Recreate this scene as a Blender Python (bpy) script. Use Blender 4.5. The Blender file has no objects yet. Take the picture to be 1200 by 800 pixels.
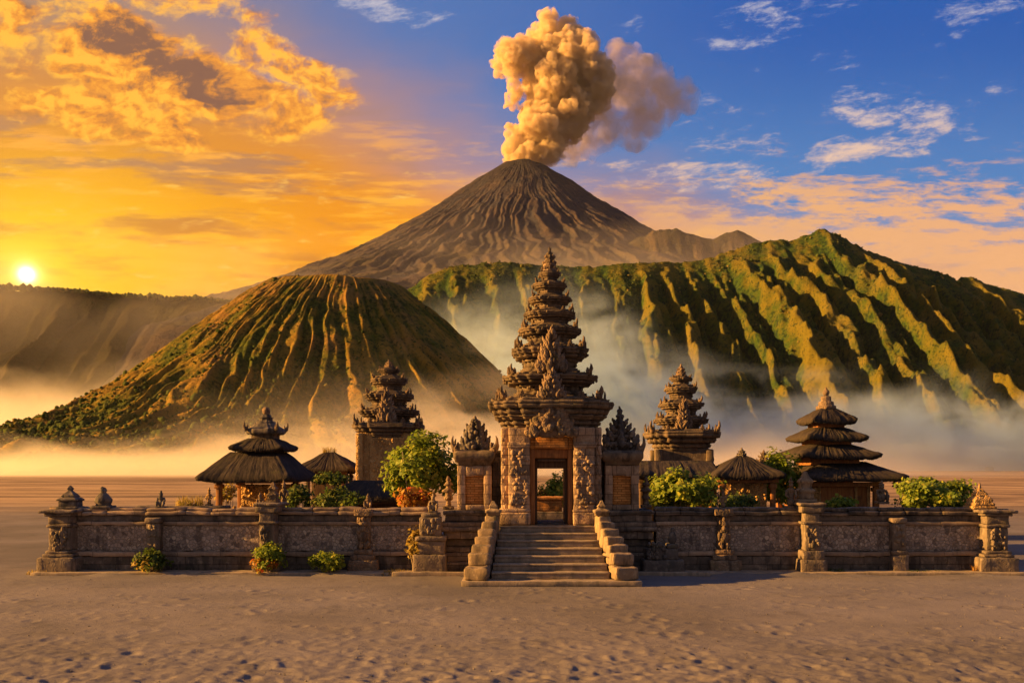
import bpy, bmesh, math, random
import numpy as np
from mathutils import Vector, Matrix, Euler

sc = bpy.context.scene
C = sc.collection
PI = math.pi
random.seed(7)
rng = np.random.default_rng(11)

# ------------------------------------------------------------------ camera
HC, FPX = 3.2, 1100.0            # eye height, focal length in pixels of a 1200 px wide frame
HORIZ = 548.0                    # horizon row
cd = bpy.data.cameras.new('camera')
cam = bpy.data.objects.new('camera', cd)
C.objects.link(cam)
cam.location = (0, 0, HC)
cam.rotation_euler = (PI / 2, 0, 0)
cd.sensor_width = 36.0
cd.lens = FPX * 36.0 / 1200.0
cd.shift_y = (HORIZ - 400.0) / 1200.0
cd.clip_start = 0.1
cd.clip_end = 40000.0
sc.camera = cam

# ------------------------------------------------------------------ sun
SUN_AZ, SUN_EL = math.radians(-93.5), math.radians(15.5)   # where the light comes from, clockwise from +Y
sd = bpy.data.lights.new('sun', 'SUN')
sun = bpy.data.objects.new('sun', sd)
C.objects.link(sun)
sd.energy = 5.0
sd.angle = math.radians(0.6)
sd.color = (1.0, 0.51, 0.115)
tos = Vector((math.sin(SUN_AZ) * math.cos(SUN_EL), math.cos(SUN_AZ) * math.cos(SUN_EL), math.sin(SUN_EL)))
sun.rotation_euler = tos.to_track_quat('Z', 'Y').to_euler()

# ------------------------------------------------------------------ exposure / renderer
sc.view_settings.view_transform = 'Standard'
sc.view_settings.look = 'None'
sc.view_settings.exposure = 1.72
sc.view_settings.gamma = 1.0
sc.view_settings.use_curve_mapping = False
cy = sc.cycles
cy.volume_bounces = 3
cy.max_bounces = 8
cy.diffuse_bounces = 3
cy.transparent_max_bounces = 24
cy.volume_step_rate = 1.0
cy.volume_max_steps = 256
cy.use_denoising = True
try:
    cy.denoiser = 'OPENIMAGEDENOISE'
except Exception:
    pass


# ------------------------------------------------------------------ node helper
class NT:
    """thin wrapper to write node trees as expressions"""
    def __init__(self, tree):
        self.t = tree
        tree.nodes.clear()

    def n(self, typ, **kw):
        nd = self.t.nodes.new(typ)
        for k, v in kw.items():
            setattr(nd, k, v)
        return nd

    def put(self, sock, v):
        if v is None:
            return
        if isinstance(v, bpy.types.NodeSocket):
            self.t.links.new(v, sock)
        elif isinstance(v, (tuple, list)):
            if sock.type == 'RGBA' and len(v) == 3:
                v = (*v, 1.0)
            sock.default_value = v
        else:
            sock.default_value = v

    def m(self, op, a, b=None, c=None, clamp=False):
        nd = self.n('ShaderNodeMath', operation=op)
        nd.use_clamp = clamp
        self.put(nd.inputs[0], a)
        self.put(nd.inputs[1], b)
        if c is not None:
            self.put(nd.inputs[2], c)
        return nd.outputs[0]

    def add(self, a, b): return self.m('ADD', a, b)
    def sub(self, a, b): return self.m('SUBTRACT', a, b)
    def mul(self, a, b): return self.m('MULTIPLY', a, b)
    def div(self, a, b): return self.m('DIVIDE', a, b)

    def step(self, x, lo, hi, a=0.0, b=1.0, smooth=True):
        nd = self.n('ShaderNodeMapRange')
        nd.interpolation_type = 'SMOOTHSTEP' if smooth else 'LINEAR'
        nd.clamp = True
        self.put(nd.inputs['Value'], x)
        if lo > hi:
            lo, hi, a, b = hi, lo, b, a
        self.put(nd.inputs['From Min'], lo)
        self.put(nd.inputs['From Max'], hi)
        self.put(nd.inputs['To Min'], a)
        self.put(nd.inputs['To Max'], b)
        return nd.outputs[0]

    def mix(self, f, a, b, mode='MIX'):
        nd = self.n('ShaderNodeMix', data_type='RGBA', blend_type=mode)
        nd.clamp_factor = True
        self.put(nd.inputs[0], f)
        self.put(nd.inputs[6], a)
        self.put(nd.inputs[7], b)
        return nd.outputs[2]

    def xyz(self, v):
        nd = self.n('ShaderNodeSeparateXYZ')
        self.put(nd.inputs[0], v)
        return nd.outputs[0], nd.outputs[1], nd.outputs[2]

    def vec(self, x, y, z):
        nd = self.n('ShaderNodeCombineXYZ')
        for i, v in enumerate((x, y, z)):
            self.put(nd.inputs[i], v)
        return nd.outputs[0]

    def vmul(self, v, s):
        nd = self.n('ShaderNodeVectorMath', operation='MULTIPLY')
        self.put(nd.inputs[0], v)
        self.put(nd.inputs[1], s)
        return nd.outputs[0]

    def vadd(self, v, s):
        nd = self.n('ShaderNodeVectorMath', operation='ADD')
        self.put(nd.inputs[0], v)
        self.put(nd.inputs[1], s)
        return nd.outputs[0]

    def noise(self, v, scale=1.0, detail=4.0, rough=0.55, dist=0.0, lac=2.0, out=0):
        nd = self.n('ShaderNodeTexNoise')
        self.put(nd.inputs['Vector'], v)
        self.put(nd.inputs['Scale'], scale)
        self.put(nd.inputs['Detail'], detail)
        self.put(nd.inputs['Roughness'], rough)
        self.put(nd.inputs['Lacunarity'], lac)
        self.put(nd.inputs['Distortion'], dist)
        return nd.outputs[out]

    def voro(self, v, scale=1.0, feature='F1', out='Distance'):
        nd = self.n('ShaderNodeTexVoronoi', feature=feature)
        self.put(nd.inputs['Vector'], v)
        self.put(nd.inputs['Scale'], scale)
        return nd.outputs[out]


# ------------------------------------------------------------------ sky
world = bpy.data.worlds.new('World')
sc.world = world
world.use_nodes = True
w = NT(world.node_tree)
VX, VY = 31.0, 322.0                     # where the sun's disc stands in the sky (as a direction, below)


def sky_dir(px, py):
    v = Vector(((px - 600) / FPX, 1.0, (HORIZ - py) / FPX))
    return v.normalized()


geo = w.n('ShaderNodeTexCoord').outputs['Generated']
dx, dy, dz = w.xyz(geo)
yy = w.m('MAXIMUM', dy, 0.2)
X = w.add(600.0, w.mul(w.div(dx, yy), FPX))      # tangent-plane coordinates round +Y, in units of 1/1100
Y = w.sub(HORIZ, w.mul(w.div(dz, yy), FPX))
P = w.vec(w.div(X, 100.0), w.div(Y, 100.0), 0.0)
# wobble the large-scale gradients so no band is straight
wob = w.mul(w.sub(w.noise(w.vmul(P, (0.35, 0.8, 1)), 1.0, 4.0), 0.5), 380.0)
Yc = w.m('MINIMUM', w.m('MAXIMUM', Y, -300.0), 560.0)
xb = w.add(w.add(290.0, w.mul(Yc, 0.55)), w.mul(w.mul(w.m('MAXIMUM', Yc, 0.0), Yc), 0.0050))
q = w.sub(w.add(X, wob), xb)
warm = w.step(q, 260.0, -300.0)
# cold side: deep blue overhead on the right, greyer towards the middle and the horizon
cold = w.mix(w.step(Y, 270.0, 10.0), (0.080, 0.215, 0.470), (0.0, 0.088, 0.370))
cold = w.mix(w.step(X, 430.0, 950.0, 0.60, 0.0), cold, (0.090, 0.195, 0.420))
cold = w.mix(w.step(Y, 225.0, 345.0, 0.0, 0.60), cold, (0.74, 0.38, 0.13))
# warm side
hot = w.mix(w.step(Y, -20.0, 130.0), (0.33, 0.210, 0.150), (0.62, 0.235, 0.036))
hot = w.mix(w.step(Y, 110.0, 300.0), hot, (0.82, 0.275, 0.001))
dsun = w.m('SQRT', w.add(w.m('POWER', w.mul(w.sub(X, VX), 0.50), 2.0), w.m('POWER', w.sub(Y, VY), 2.0)))
hot = w.mix(w.step(dsun, 210.0, 10.0, 0.0, 0.9), hot, (0.98, 0.54, 0.006))
col = w.mix(warm, cold, hot)
# warped coordinates shared by the cloud layers
wn = w.n('ShaderNodeTexNoise')
w.put(wn.inputs['Vector'], w.vmul(P, (0.9, 1.4, 1)))
wn.inputs['Scale'].default_value = 1.0
wn.inputs['Detail'].default_value = 5.0
wv3 = w.vmul(w.vadd(wn.outputs['Color'], (-0.5, -0.5, -0.5)), (1.1, 0.55, 0.0))
PW = w.vadd(P, wv3)
PS = w.vadd(P, w.vmul(wv3, (0.55, 0.16, 0.0)))
# long streaks of layer cloud, slightly tilted
tilt = w.vec(0.0, w.mul(X, -0.0011), 0.0)
s1 = w.noise(w.vadd(w.vadd(w.vmul(PS, (0.40, 2.6, 1)), (3.3, 1.7, 0)), tilt), 1.0, 10.0, 0.63, 0.0)
s2 = w.noise(w.vadd(w.vadd(w.vmul(PS, (0.75, 5.2, 1)), (11.0, 5.0, 0)), tilt), 1.0, 10.0, 0.66, 0.0)
s3 = w.noise(w.vadd(w.vmul(PS, (2.0, 7.5, 1)), (21.0, 9.0, 0)), 1.0, 10.0, 0.70, 0.0)
lowband = w.step(Y, 70.0, 190.0)
dark_st = w.mul(w.step(s1, 0.52, 0.38), w.step(Y, 60.0, 170.0))
dark_col = w.mix(w.step(Y, 170.0, 300.0), (0.36, 0.185, 0.110), (0.55, 0.185, 0.018))
col = w.mix(w.mul(w.mul(dark_st, warm), 0.80), col, dark_col)
bright_st = w.mul(w.step(s2, 0.50, 0.64), lowband)
col = w.mix(w.mul(w.mul(bright_st, warm), 0.80), col, w.mix(w.step(Y, 320.0, 150.0), (1.0, 0.46, 0.004), (0.95, 0.40, 0.055)))
fine = w.mul(w.step(s3, 0.55, 0.70), w.step(Y, 110.0, 220.0))
col = w.mix(w.mul(w.mul(fine, warm), 0.6), col, (1.0, 0.56, 0.10))
# peach layer on the cold side, thicker towards the horizon
cov = w.step(Y, 130.0, 320.0, -0.02, 0.17)
pst = w.step(w.add(w.add(w.mul(s1, 0.45), w.mul(s3, 0.55)), cov), 0.53, 0.66)
pst = w.mul(pst, w.step(Y, 120.0, 240.0))
col = w.mix(w.mul(w.mul(pst, w.sub(1.0, warm)), 0.85), col, w.mix(w.step(X, 1200.0, 700.0), (0.84, 0.40, 0.14), (0.88, 0.42, 0.09)))
WX, WY, _wz = w.xyz(wv3)
X2, Y2 = w.add(X, w.mul(WX, 62.0)), w.add(Y, w.mul(WY, 95.0))


def blob(cx, cy, rx, ry, rot=0.0):
    """soft elliptic patch of sky, 1 in the middle and 0 at its rim"""
    ca, sa = math.cos(rot), math.sin(rot)
    ax, ay = w.sub(X2, cx), w.sub(Y2, cy)
    u = w.div(w.add(w.mul(ax, ca), w.mul(ay, sa)), rx)
    v = w.div(w.sub(w.mul(ay, ca), w.mul(ax, sa)), ry)
    d = w.add(w.mul(u, u), w.mul(v, v))
    return w.step(d, 1.0, 0.0)


def maxall(lst):
    o = lst[0]
    for k in lst[1:]:
        o = w.m('MAXIMUM', o, k)
    return o


# heaped cloud, upper left: gold where it is thin and on its underside, brown-grey in its heart
mask = maxall([blob(235, 105, 215, 62, 0.22), blob(140, 60, 170, 85, 0.25), w.mul(blob(345, 78, 150, 46, 0.42), 0.72), w.mul(blob(15, 60, 95, 55, 0.1), 0.8), w.mul(blob(130, 140, 190, 50, 0.2), 0.9),
               w.mul(blob(240, 10, 190, 40, 0.1), 0.75), w.mul(blob(60, 20, 120, 45, 0.0), 0.75)])


def heap(ox, oy):
    q1 = w.noise(w.vadd(w.vmul(PW, (1.15, 1.55, 1)), (7.1 + ox, 2.2 + oy, 0)), 1.0, 12.0, 0.62, 0.0)
    q2 = w.noise(w.vadd(w.vmul(P, (4.6, 6.2, 1)), (1.7 + ox * 4.0, 8.4 + oy * 4.0, 0)), 1.0, 10.0, 0.66, 0.0)
    return w.add(w.mul(q1, 0.81), w.mul(q2, 0.19))


h0, h1 = heap(0, 0), heap(-0.075, 0.12)
exc = w.sub(h0, w.sub(0.76, w.mul(mask, 0.44)))
alpha = w.step(exc, -0.05, 0.10)
heart = w.step(exc, -0.02, 0.22)
shade = maxall([blob(255, 98, 135, 44, 0.38), w.mul(blob(180, 35, 130, 40, 0.25), 0.9), w.mul(blob(60, 90, 90, 26, 0.1), 0.55)])
litk = w.add(w.mul(w.sub(h0, h1), 7.0), w.sub(0.78, w.add(w.mul(heart, 0.16), w.mul(w.mul(shade, heart), 0.72))))
ccol = w.mix(w.step(litk, -0.10, 0.62), (0.200, 0.092, 0.060), (0.78, 0.275, 0.028))
ccol = w.mix(w.step(litk, 0.50, 1.0), ccol, (1.0, 0.47, 0.045))
col = w.mix(w.mul(alpha, 0.96), col, ccol)
# thin high cloud on the right and small tufts at the top
mask2 = maxall([blob(1010, 180, 150, 32, -0.12), blob(1060, 135, 150, 42, 0.05), w.mul(blob(1140, 105, 110, 46, 0.1), 0.62), w.mul(blob(900, 25, 180, 46, -0.25), 0.80),
                w.mul(blob(1140, 18, 120, 46, -0.3), 0.80), w.mul(blob(455, 8, 120, 26, 0.1), 1.0), w.mul(blob(740, 45, 80, 60, 0.6), 0.55), w.mul(blob(860, 150, 170, 70, 0.2), 0.68), w.mul(blob(1000, 80, 220, 60, 0.1), 0.55),
                w.mul(blob(820, 205, 200, 34, 0.05), 0.85), w.mul(blob(1050, 70, 90, 40, 0.2), 0.45), w.mul(blob(520, 40, 40, 20, 0.2), 0.6)])
c0 = w.noise(w.vadd(w.vmul(PS, (1.9, 4.6, 1)), w.vec(w.mul(Y, 0.010), w.mul(X, 0.0045), 0.0)), 1.0, 12.0, 0.72, 0.0)
a2 = w.step(w.sub(c0, w.sub(0.80, w.mul(mask2, 0.38))), -0.04, 0.20)
ccol2 = w.mix(w.step(Y, 60.0, 200.0), (0.50, 0.47, 0.53), (0.84, 0.54, 0.34))
col = w.mix(w.mul(a2, 0.85), col, ccol2)
# sun disc and the glow round it
svec = sky_dir(VX, VY)
dot = w.n('ShaderNodeVectorMath', operation='DOT_PRODUCT')
w.put(dot.inputs[0], geo)
dot.inputs[1].default_value = svec
ang = w.m('ARCCOSINE', w.m('MINIMUM', dot.outputs['Value'], 0.9999999))
halo = w.div(0.75, w.add(1.0, w.m('POWER', w.div(ang, 0.030), 2.0)))
col = w.mix(w.step(ang, 0.25, 0.0), col, w.mix(halo, col, (1.35, 0.86, 0.07)))
core = w.div(1.0, w.add(1.0, w.m('POWER', w.div(ang, 0.0062), 4.0)))
col = w.mix(1.0, col, w.vmul((5.0, 4.3, 2.2), w.vec(core, core, core)), 'ADD')
# the half of the sky at the viewer's back, and what lies under the horizon
col = w.mix(w.step(dy, 0.30, -0.25), col, w.mix(w.step(dz, 0.02, 0.75), (0.25, 0.195, 0.165), (0.12, 0.14, 0.20)))
col = w.mix(w.step(dz, -0.01, -0.12), col, (0.16, 0.10, 0.06))
skyt = w.n('ShaderNodeTexSky')
skyt.sky_type = 'NISHITA'
skyt.sun_disc = False
skyt.sun_elevation = SUN_EL
skyt.sun_rotation = SUN_AZ
col = w.mix(1.0, w.vmul(col, (6.75, 6.75, 6.75)), w.vmul(skyt.outputs[0], (0.01, 0.01, 0.01)), 'ADD')
bg = w.n('ShaderNodeBackground')
w.put(bg.inputs['Color'], col)
bg.inputs['Strength'].default_value = 0.0515
wo = w.n('ShaderNodeOutputWorld')
w.t.links.new(bg.outputs[0], wo.inputs['Surface'])
world.cycles.sampling_method = 'MANUAL'
world.cycles.sample_map_resolution = 512


# ------------------------------------------------------------------ numpy noise
def _h(ix, iy, iz, seed):
    n = (ix.astype(np.int64) * 374761393 + iy.astype(np.int64) * 668265263 + iz.astype(np.int64) * 1440662683 + seed * 974634777) & 0xFFFFFFFF
    n = ((n ^ (n >> 13)) * 1274126177) & 0xFFFFFFFF
    n = ((n ^ (n >> 16)) * 2246822519) & 0xFFFFFFFF
    n = n ^ (n >> 15)
    return (n & 0xFFFFFF) / float(0xFFFFFF)


def vn(x, y, z=None, seed=0):
    """value noise, about -1..1"""
    x = np.asarray(x, float)
    y = np.asarray(y, float) + 0 * x
    z = np.zeros_like(x) if z is None else np.asarray(z, float) + 0 * x
    xi, yi, zi = np.floor(x), np.floor(y), np.floor(z)
    fx, fy, fz = x - xi, y - yi, z - zi
    ux, uy, uz = (f * f * f * (f * (f * 6 - 15) + 10) for f in (fx, fy, fz))
    r = 0
    flat = not np.any(fz)
    for k in ((0,) if flat else (0, 1)):
        for j in (0, 1):
            for i in (0, 1):
                wgt = (ux if i else 1 - ux) * (uy if j else 1 - uy) * (1 if flat else (uz if k else 1 - uz))
                r = r + wgt * _h(xi + i, yi + j, zi + k, seed)
    return r * 2 - 1


def fbm(x, y, z=None, oct=5, seed=0, gain=0.5, lac=2.03):
    a, s, t = 1.0, 0.0, 0.0
    for o in range(oct):
        s = s + a * vn(x * lac ** o, y * lac ** o, None if z is None else z * lac ** o, seed + o * 17)
        t += a
        a *= gain
    return s / t


def sstep(x, lo, hi):
    t = np.clip((x - lo) / (hi - lo), 0, 1)
    return t * t * (3 - 2 * t)


# ------------------------------------------------------------------ object helpers
def props(o, label=None, cat=None, group=None, kind=None):
    for k, v in (('label', label), ('category', cat), ('group', group), ('kind', kind)):
        if v:
            o[k] = v
    return o


def thing(name, label, cat, loc=(0, 0, 0), rotz=0.0, group=None, kind=None):
    o = bpy.data.objects.new(name, None)
    C.objects.link(o)
    o.location = loc
    o.rotation_euler = (0, 0, rotz)
    o.empty_display_size = 0.3
    return props(o, label, cat, group, kind)


def mesh_np(name, verts, faces, smooth=False):
    me = bpy.data.meshes.new(name)
    if isinstance(faces, np.ndarray):
        nf, k = faces.shape
        me.vertices.add(len(verts))
        me.vertices.foreach_set('co', np.asarray(verts, np.float32).ravel())
        me.loops.add(nf * k)
        me.loops.foreach_set('vertex_index', faces.astype(np.int32).ravel())
        me.polygons.add(nf)
        me.polygons.foreach_set('loop_start', np.arange(nf, dtype=np.int32) * k)
        me.update(calc_edges=True)
        me.validate()
    else:
        me.from_pydata([tuple(v) for v in verts], [], faces)
        me.update()
    if smooth:
        me.polygons.foreach_set('use_smooth', np.ones(len(me.polygons), bool))
    return me


def link(name, me, material, parent=None):
    o = bpy.data.objects.new(name, me)
    C.objects.link(o)
    if material is not None and not me.materials:
        me.materials.append(material)
    if parent is not None:
        o.parent = parent
    return o


def grid_faces(nr, nc, wrap=False):
    i = np.arange(nr - 1)[:, None]
    j = np.arange(nc if wrap else nc - 1)[None, :]
    j2 = (j + 1) % nc
    return np.stack([i * nc + j, i * nc + j2, (i + 1) * nc + j2, (i + 1) * nc + j], -1).reshape(-1, 4)


def attr(me, name, vals):
    a = me.attributes.new(name, 'FLOAT', 'POINT')
    a.data.foreach_set('value', np.asarray(vals, np.float32).ravel())


def newmat(name):
    m = bpy.data.materials.new(name)
    m.use_nodes = True
    return m, NT(m.node_tree)


def surf(t, color, rough=0.9, bump=None, strength=0.5, dist=0.02, spec=0.2):
    b = t.n('ShaderNodeBsdfPrincipled')
    t.put(b.inputs['Base Color'], color)
    t.put(b.inputs['Roughness'], rough)
    b.inputs['Specular IOR Level'].default_value = spec
    if bump is not None:
        bn = t.n('ShaderNodeBump')
        bn.inputs['Strength'].default_value = strength
        bn.inputs['Distance'].default_value = dist
        t.put(bn.inputs['Height'], bump)
        t.t.links.new(bn.outputs[0], b.inputs['Normal'])
    o = t.n('ShaderNodeOutputMaterial')
    t.t.links.new(b.outputs[0], o.inputs['Surface'])
    return b


def at(px, py, D):
    """the point at distance D seen at this place of the photograph"""
    return Vector(((px - 600) / FPX * D, D, HC + (HORIZ - py) / FPX * D))


# ================================================================== ground: one sheet of volcanic sand out to the horizon
def build_ground():
    d = [-120, -70, -40, -20, -8, 0, 5, 9, 11.5]
    y = 12.6
    while y < 31:
        d.append(y)
        y += 0.034 + (y - 12.6) * 0.0032
    while y < 6600:
        d.append(y)
        y *= 1.012
    d = np.array(d)
    t = np.concatenate([[-0.95, -0.85, -0.75], np.linspace(-0.62, 0.62, 620), [0.75, 0.85, 0.95]])
    D, T = np.meshgrid(d, t, indexing='ij')
    Xg = T * np.maximum(D, 12.0)
    Yg = D
    Z = np.zeros_like(Xg)
    near = sstep(Yg, 10, 12.5) * (1 - sstep(Yg, 24, 40)) * (np.abs(T) < 0.7)
    soft = 1 - sstep(Yg, 14.2, 19.5)
    # heaps and hollows of loose trampled sand, rough close by and flatter towards the steps
    Z += near * (0.024 * soft + 0.003) * fbm(Xg / 0.45, Yg / 0.34, oct=4, seed=3) + near * 0.03 * soft * fbm(Xg / 1.9, Yg / 1.3, oct=2, seed=5)
    Z += near * (0.014 * soft + 0.003) * (1 - np.abs(vn(Xg / 0.36, Yg / 0.26, seed=9)) * 2)
    Z += near * (0.012 * soft + 0.004) * fbm(Xg / 0.15, Yg / 0.13, oct=2, seed=21)
    Z *= 0.55 + 0.9 * np.clip(0.5 + 0.9 * fbm(Xg / 4.5, Yg / 2.2, oct=3, seed=29), 0, 1)
    # footprints
    r2 = np.random.default_rng(5)
    nfp = 900
    fy = 13 + 12.5 * r2.random(nfp) ** 3.2
    fx = (r2.random(nfp) * 1.24 - 0.62) * fy
    fa = r2.normal(0, 0.7, nfp)
    for (xa, ya, xb_, yb2) in ((-5.2, 13.2, 0.4, 25.0), (3.9, 13.0, 1.6, 25.1)):
        ns = 34
        for q in range(ns):
            u = q / ns
            px_ = xa + (xb_ - xa) * u + 0.35 * math.sin(u * 7 + xa) + (0.11 if q % 2 else -0.11)
            fx, fy, fa = np.append(fx, px_), np.append(fy, ya + (yb2 - ya) * u), np.append(fa, math.atan2(xa - xb_, yb2 - ya))
    nfp = len(fx)
    iy = [np.searchsorted(d, fy[k] - 0.5) for k in range(nfp)]
    iy2 = [np.searchsorted(d, fy[k] + 0.5) for k in range(nfp)]
    for k in range(nfp):
        a, b = iy[k], iy2[k]
        sx, sy = Xg[a:b] - fx[k], Yg[a:b] - fy[k]
        ca, sa = math.cos(fa[k]), math.sin(fa[k])
        big = min(r2.gamma(2.2, 0.32) + 0.35, 1.3)
        u, v = (sx * ca + sy * sa) / (0.11 * big), (-sx * sa + sy * ca) / (0.14 * big)
        e = u * u + v * v
        Z[a:b] += min(big, 1.4) * (-0.013 * np.exp(-e * 0.9) + 0.008 * np.exp(-(np.sqrt(e) - 1.5) ** 2 * 3.5)) * r2.uniform(0.5, 1.2)
    Z = 0.045 * np.tanh(Z / 0.045)
    Z *= 1 - sstep(Yg, 26, 31) * 0.9
    # sand blown up against the kerb
    Z += 0.13 * np.clip(fbm(Xg / 1.7, Yg / 0.8, oct=3, seed=44) + 0.15, 0, 1) * np.exp(-((Yg - 27.9) / 0.30) ** 2) * (np.abs(Xg) < 17) * ((Xg < -1.5) | (Xg > 3.6))
    # long low swells of the sand sea
    far = sstep(Yg, 44, 120)
    Z += far * ((0.30 - 0.2 * sstep(Yg, 200, 420)) * fbm(Xg / 60, Yg / 25, oct=3, seed=31) + (1 - sstep(Yg, 250, 420)) * 0.7 * fbm(Xg / 260, Yg / 70, oct=3, seed=37) - 0.4 - 0.6 * sstep(Yg, 200, 420))
    me = mesh_np('sand_ground', np.stack([Xg, Yg, Z], -1).reshape(-1, 3), grid_faces(len(d), len(t))[:, ::-1].copy() * 1, True)
    m, n = newmat('volcanic_sand')
    co = n.n('ShaderNodeTexCoord').outputs['Object']
    x, y_, z = n.xyz(co)
    a = n.noise(co, 0.35, 6, 0.6)
    b = n.noise(n.vmul(co, (0.016, 0.06, 1)), 1.0, 9, 0.68, 1.2)
    c = n.noise(n.vmul(co, (0.10, 1.1, 1)), 1.0, 5, 0.6, 0.4)
    g = n.noise(co, 24.0, 5, 0.8)
    col = n.mix(n.step(a, 0.3, 0.7), (0.148, 0.132, 0.140), (0.205, 0.180, 0.184))
    col = n.mix(n.mul(n.step(c, 0.42, 0.66), 0.35), col, (0.20, 0.168, 0.15))
    big_ = n.noise(co, 0.07, 5, 0.6)
    col = n.mix(n.mul(n.step(big_, 0.46, 0.62), 0.55), col, (0.082, 0.072, 0.070))
    trod = n.mul(n.step(n.m('ABSOLUTE', n.sub(x, n.add(1.0, n.mul(n.noise(co, 0.3, 3), 1.5)))), 3.2, 0.6), n.step(n.noise(co, 2.2, 5, 0.65), 0.36, 0.62))
    col = n.mix(n.mul(trod, 0.40), col, (0.205, 0.172, 0.152))
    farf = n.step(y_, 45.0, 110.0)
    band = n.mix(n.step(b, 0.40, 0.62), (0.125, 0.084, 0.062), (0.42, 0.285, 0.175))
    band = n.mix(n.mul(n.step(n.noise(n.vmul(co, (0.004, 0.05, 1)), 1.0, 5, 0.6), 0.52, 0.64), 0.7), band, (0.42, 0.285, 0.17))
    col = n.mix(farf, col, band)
    # pale gravelly apron swept at the foot of the wall, damp dark patches, coarse dark grains
    col = n.mix(n.mul(n.step(n.noise(co, 0.9, 5, 0.65), 0.54, 0.70), 0.40), col, (0.066, 0.057, 0.055))
    col = n.mix(n.mul(n.step(g, 0.54, 0.68), 0.60), col, (0.07, 0.05, 0.042))
    col = n.mix(n.mul(n.step(n.voro(co, 9.0), 0.10, 0.03), 0.5), col, (0.28, 0.22, 0.17))
    bmp = n.add(n.mul(n.noise(co, 16.0, 7, 0.8), 0.7), n.mul(n.noise(n.vmul(co, (0.25, 1.2, 1)), 1.0, 4), 0.3))
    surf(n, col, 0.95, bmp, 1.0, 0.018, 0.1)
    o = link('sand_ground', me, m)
    props(o, kind='structure')
    return o


build_ground()

# loose cinders strewn over the sand
_r = np.random.default_rng(77)
_n = 1500
_y = 13.5 + 14.2 * _r.random(_n) ** 1.3
_x = (_r.random(_n) * 1.3 - 0.65) * _y
_s = 0.006 + 0.014 * _r.random(_n) ** 3
_ico = bmesh.new()
bmesh.ops.create_icosphere(_ico, subdivisions=1, radius=1.0)
_bv = np.array([v.co[:] for v in _ico.verts])
_bf = np.array([[v.index for v in f.verts] for f in _ico.faces])
_ico.free()
_V = _bv[None] * (1 + 0.5 * (_r.random((_n, len(_bv), 1)) - 0.5)) * _s[:, None, None] * np.array([1.2, 1, 0.7])[None, None] + np.stack([_x, _y, 0.004 + 0 * _x], -1)[:, None, :]
_F = _bf[None] + (np.arange(_n) * len(_bv))[:, None, None]
_m, _nn = newmat('cinder')
_rnd = _nn.n('ShaderNodeNewGeometry').outputs['Random Per Island']
surf(_nn, _nn.mix(_rnd, (0.05, 0.043, 0.04), (0.20, 0.165, 0.14)), 0.95)
_o = link('pebbles', mesh_np('pebbles', _V.reshape(-1, 3), _F.reshape(-1, 3)), _m)
props(_o, 'small dark cinders scattered over the sand before the temple', 'stones', kind='stuff')


# ================================================================== hills and mountains
def slope_mat(name, dry, green, dark, rock, sc_=1.0, rockamt=0.3):
    """dry grass on the ribs, lusher green and dark scrub in the gullies, bare earth in streaks"""
    m, n = newmat(name)
    co = n.n('ShaderNodeTexCoord').outputs['Object']
    at_ = n.n('ShaderNodeAttribute')
    at_.attribute_name = 'rib'
    rib = at_.outputs['Fac']
    n1 = n.noise(co, 0.055 * sc_, 7, 0.62)
    n2 = n.noise(co, 0.21 * sc_, 6, 0.65)
    n3 = n.noise(co, 0.013 * sc_, 5, 0.6)
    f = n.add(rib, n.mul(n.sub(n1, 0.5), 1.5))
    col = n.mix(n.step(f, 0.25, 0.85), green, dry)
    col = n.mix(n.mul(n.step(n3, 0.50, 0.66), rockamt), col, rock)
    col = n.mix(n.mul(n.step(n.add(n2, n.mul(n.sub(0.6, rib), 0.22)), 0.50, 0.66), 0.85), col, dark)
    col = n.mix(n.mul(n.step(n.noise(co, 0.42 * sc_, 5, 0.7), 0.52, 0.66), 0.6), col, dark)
    bm = n.add(n.mul(n.noise(co, 0.09 * sc_, 10, 0.70), 1.0), n.mul(n.noise(co, 0.5 * sc_, 4, 0.7), 0.22))
    surf(n, col, 0.95, bm, 1.0, 4.5 / sc_, 0.05)
    return m


def saw(x, p=0.30):
    f = x % 1.0
    return np.where(f < p, f / p, (1 - f) / (1 - p))


def tri(x):
    return np.abs((x % 1.0) * 2 - 1)


def tufts(name, pts, nrm_h, sizes, material):
    """a scatter of small rounded bushes as one mesh"""
    ico = bmesh.new()
    bmesh.ops.create_icosphere(ico, subdivisions=1, radius=1.0)
    bv = np.array([v.co[:] for v in ico.verts])
    bf = np.array([[v.index for v in f.verts] for f in ico.faces])
    ico.free()
    n = len(pts)
    r3 = np.random.default_rng(n)
    V = bv[None] * (1 + 0.55 * (r3.random((n, len(bv), 1)) - 0.5))
    V = V * sizes[:, None, None] * np.array([1, 1, nrm_h])[None, None] + pts[:, None, :]
    F = bf[None] + (np.arange(n) * len(bv))[:, None, None]
    me = mesh_np(name, V.reshape(-1, 3), F.reshape(-1, 3), True)
    return link(name, me, material)


def scrub_mat(name, c1, c2, c3):
    m, n = newmat(name)
    rnd = n.n('ShaderNodeNewGeometry').outputs['Random Per Island']
    col = n.mix(n.step(rnd, 0.0, 0.6, smooth=False), c1, c2)
    col = n.mix(n.step(rnd, 0.75, 1.0, smooth=False), col, c3)
    co = n.n('ShaderNodeTexCoord').outputs['Object']
    surf(n, col, 0.95, n.noise(co, 1.4, 4, 0.7), 1.0, 1.2, 0.05)
    return m


scrub = scrub_mat('hillside_scrub', (0.032, 0.048, 0.013), (0.080, 0.100, 0.024), (0.19, 0.14, 0.04))

# --- the flat-topped cinder cone on the left
KC = Vector(((400 - 600) / FPX * 1000, 1000.0, 0))


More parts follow.
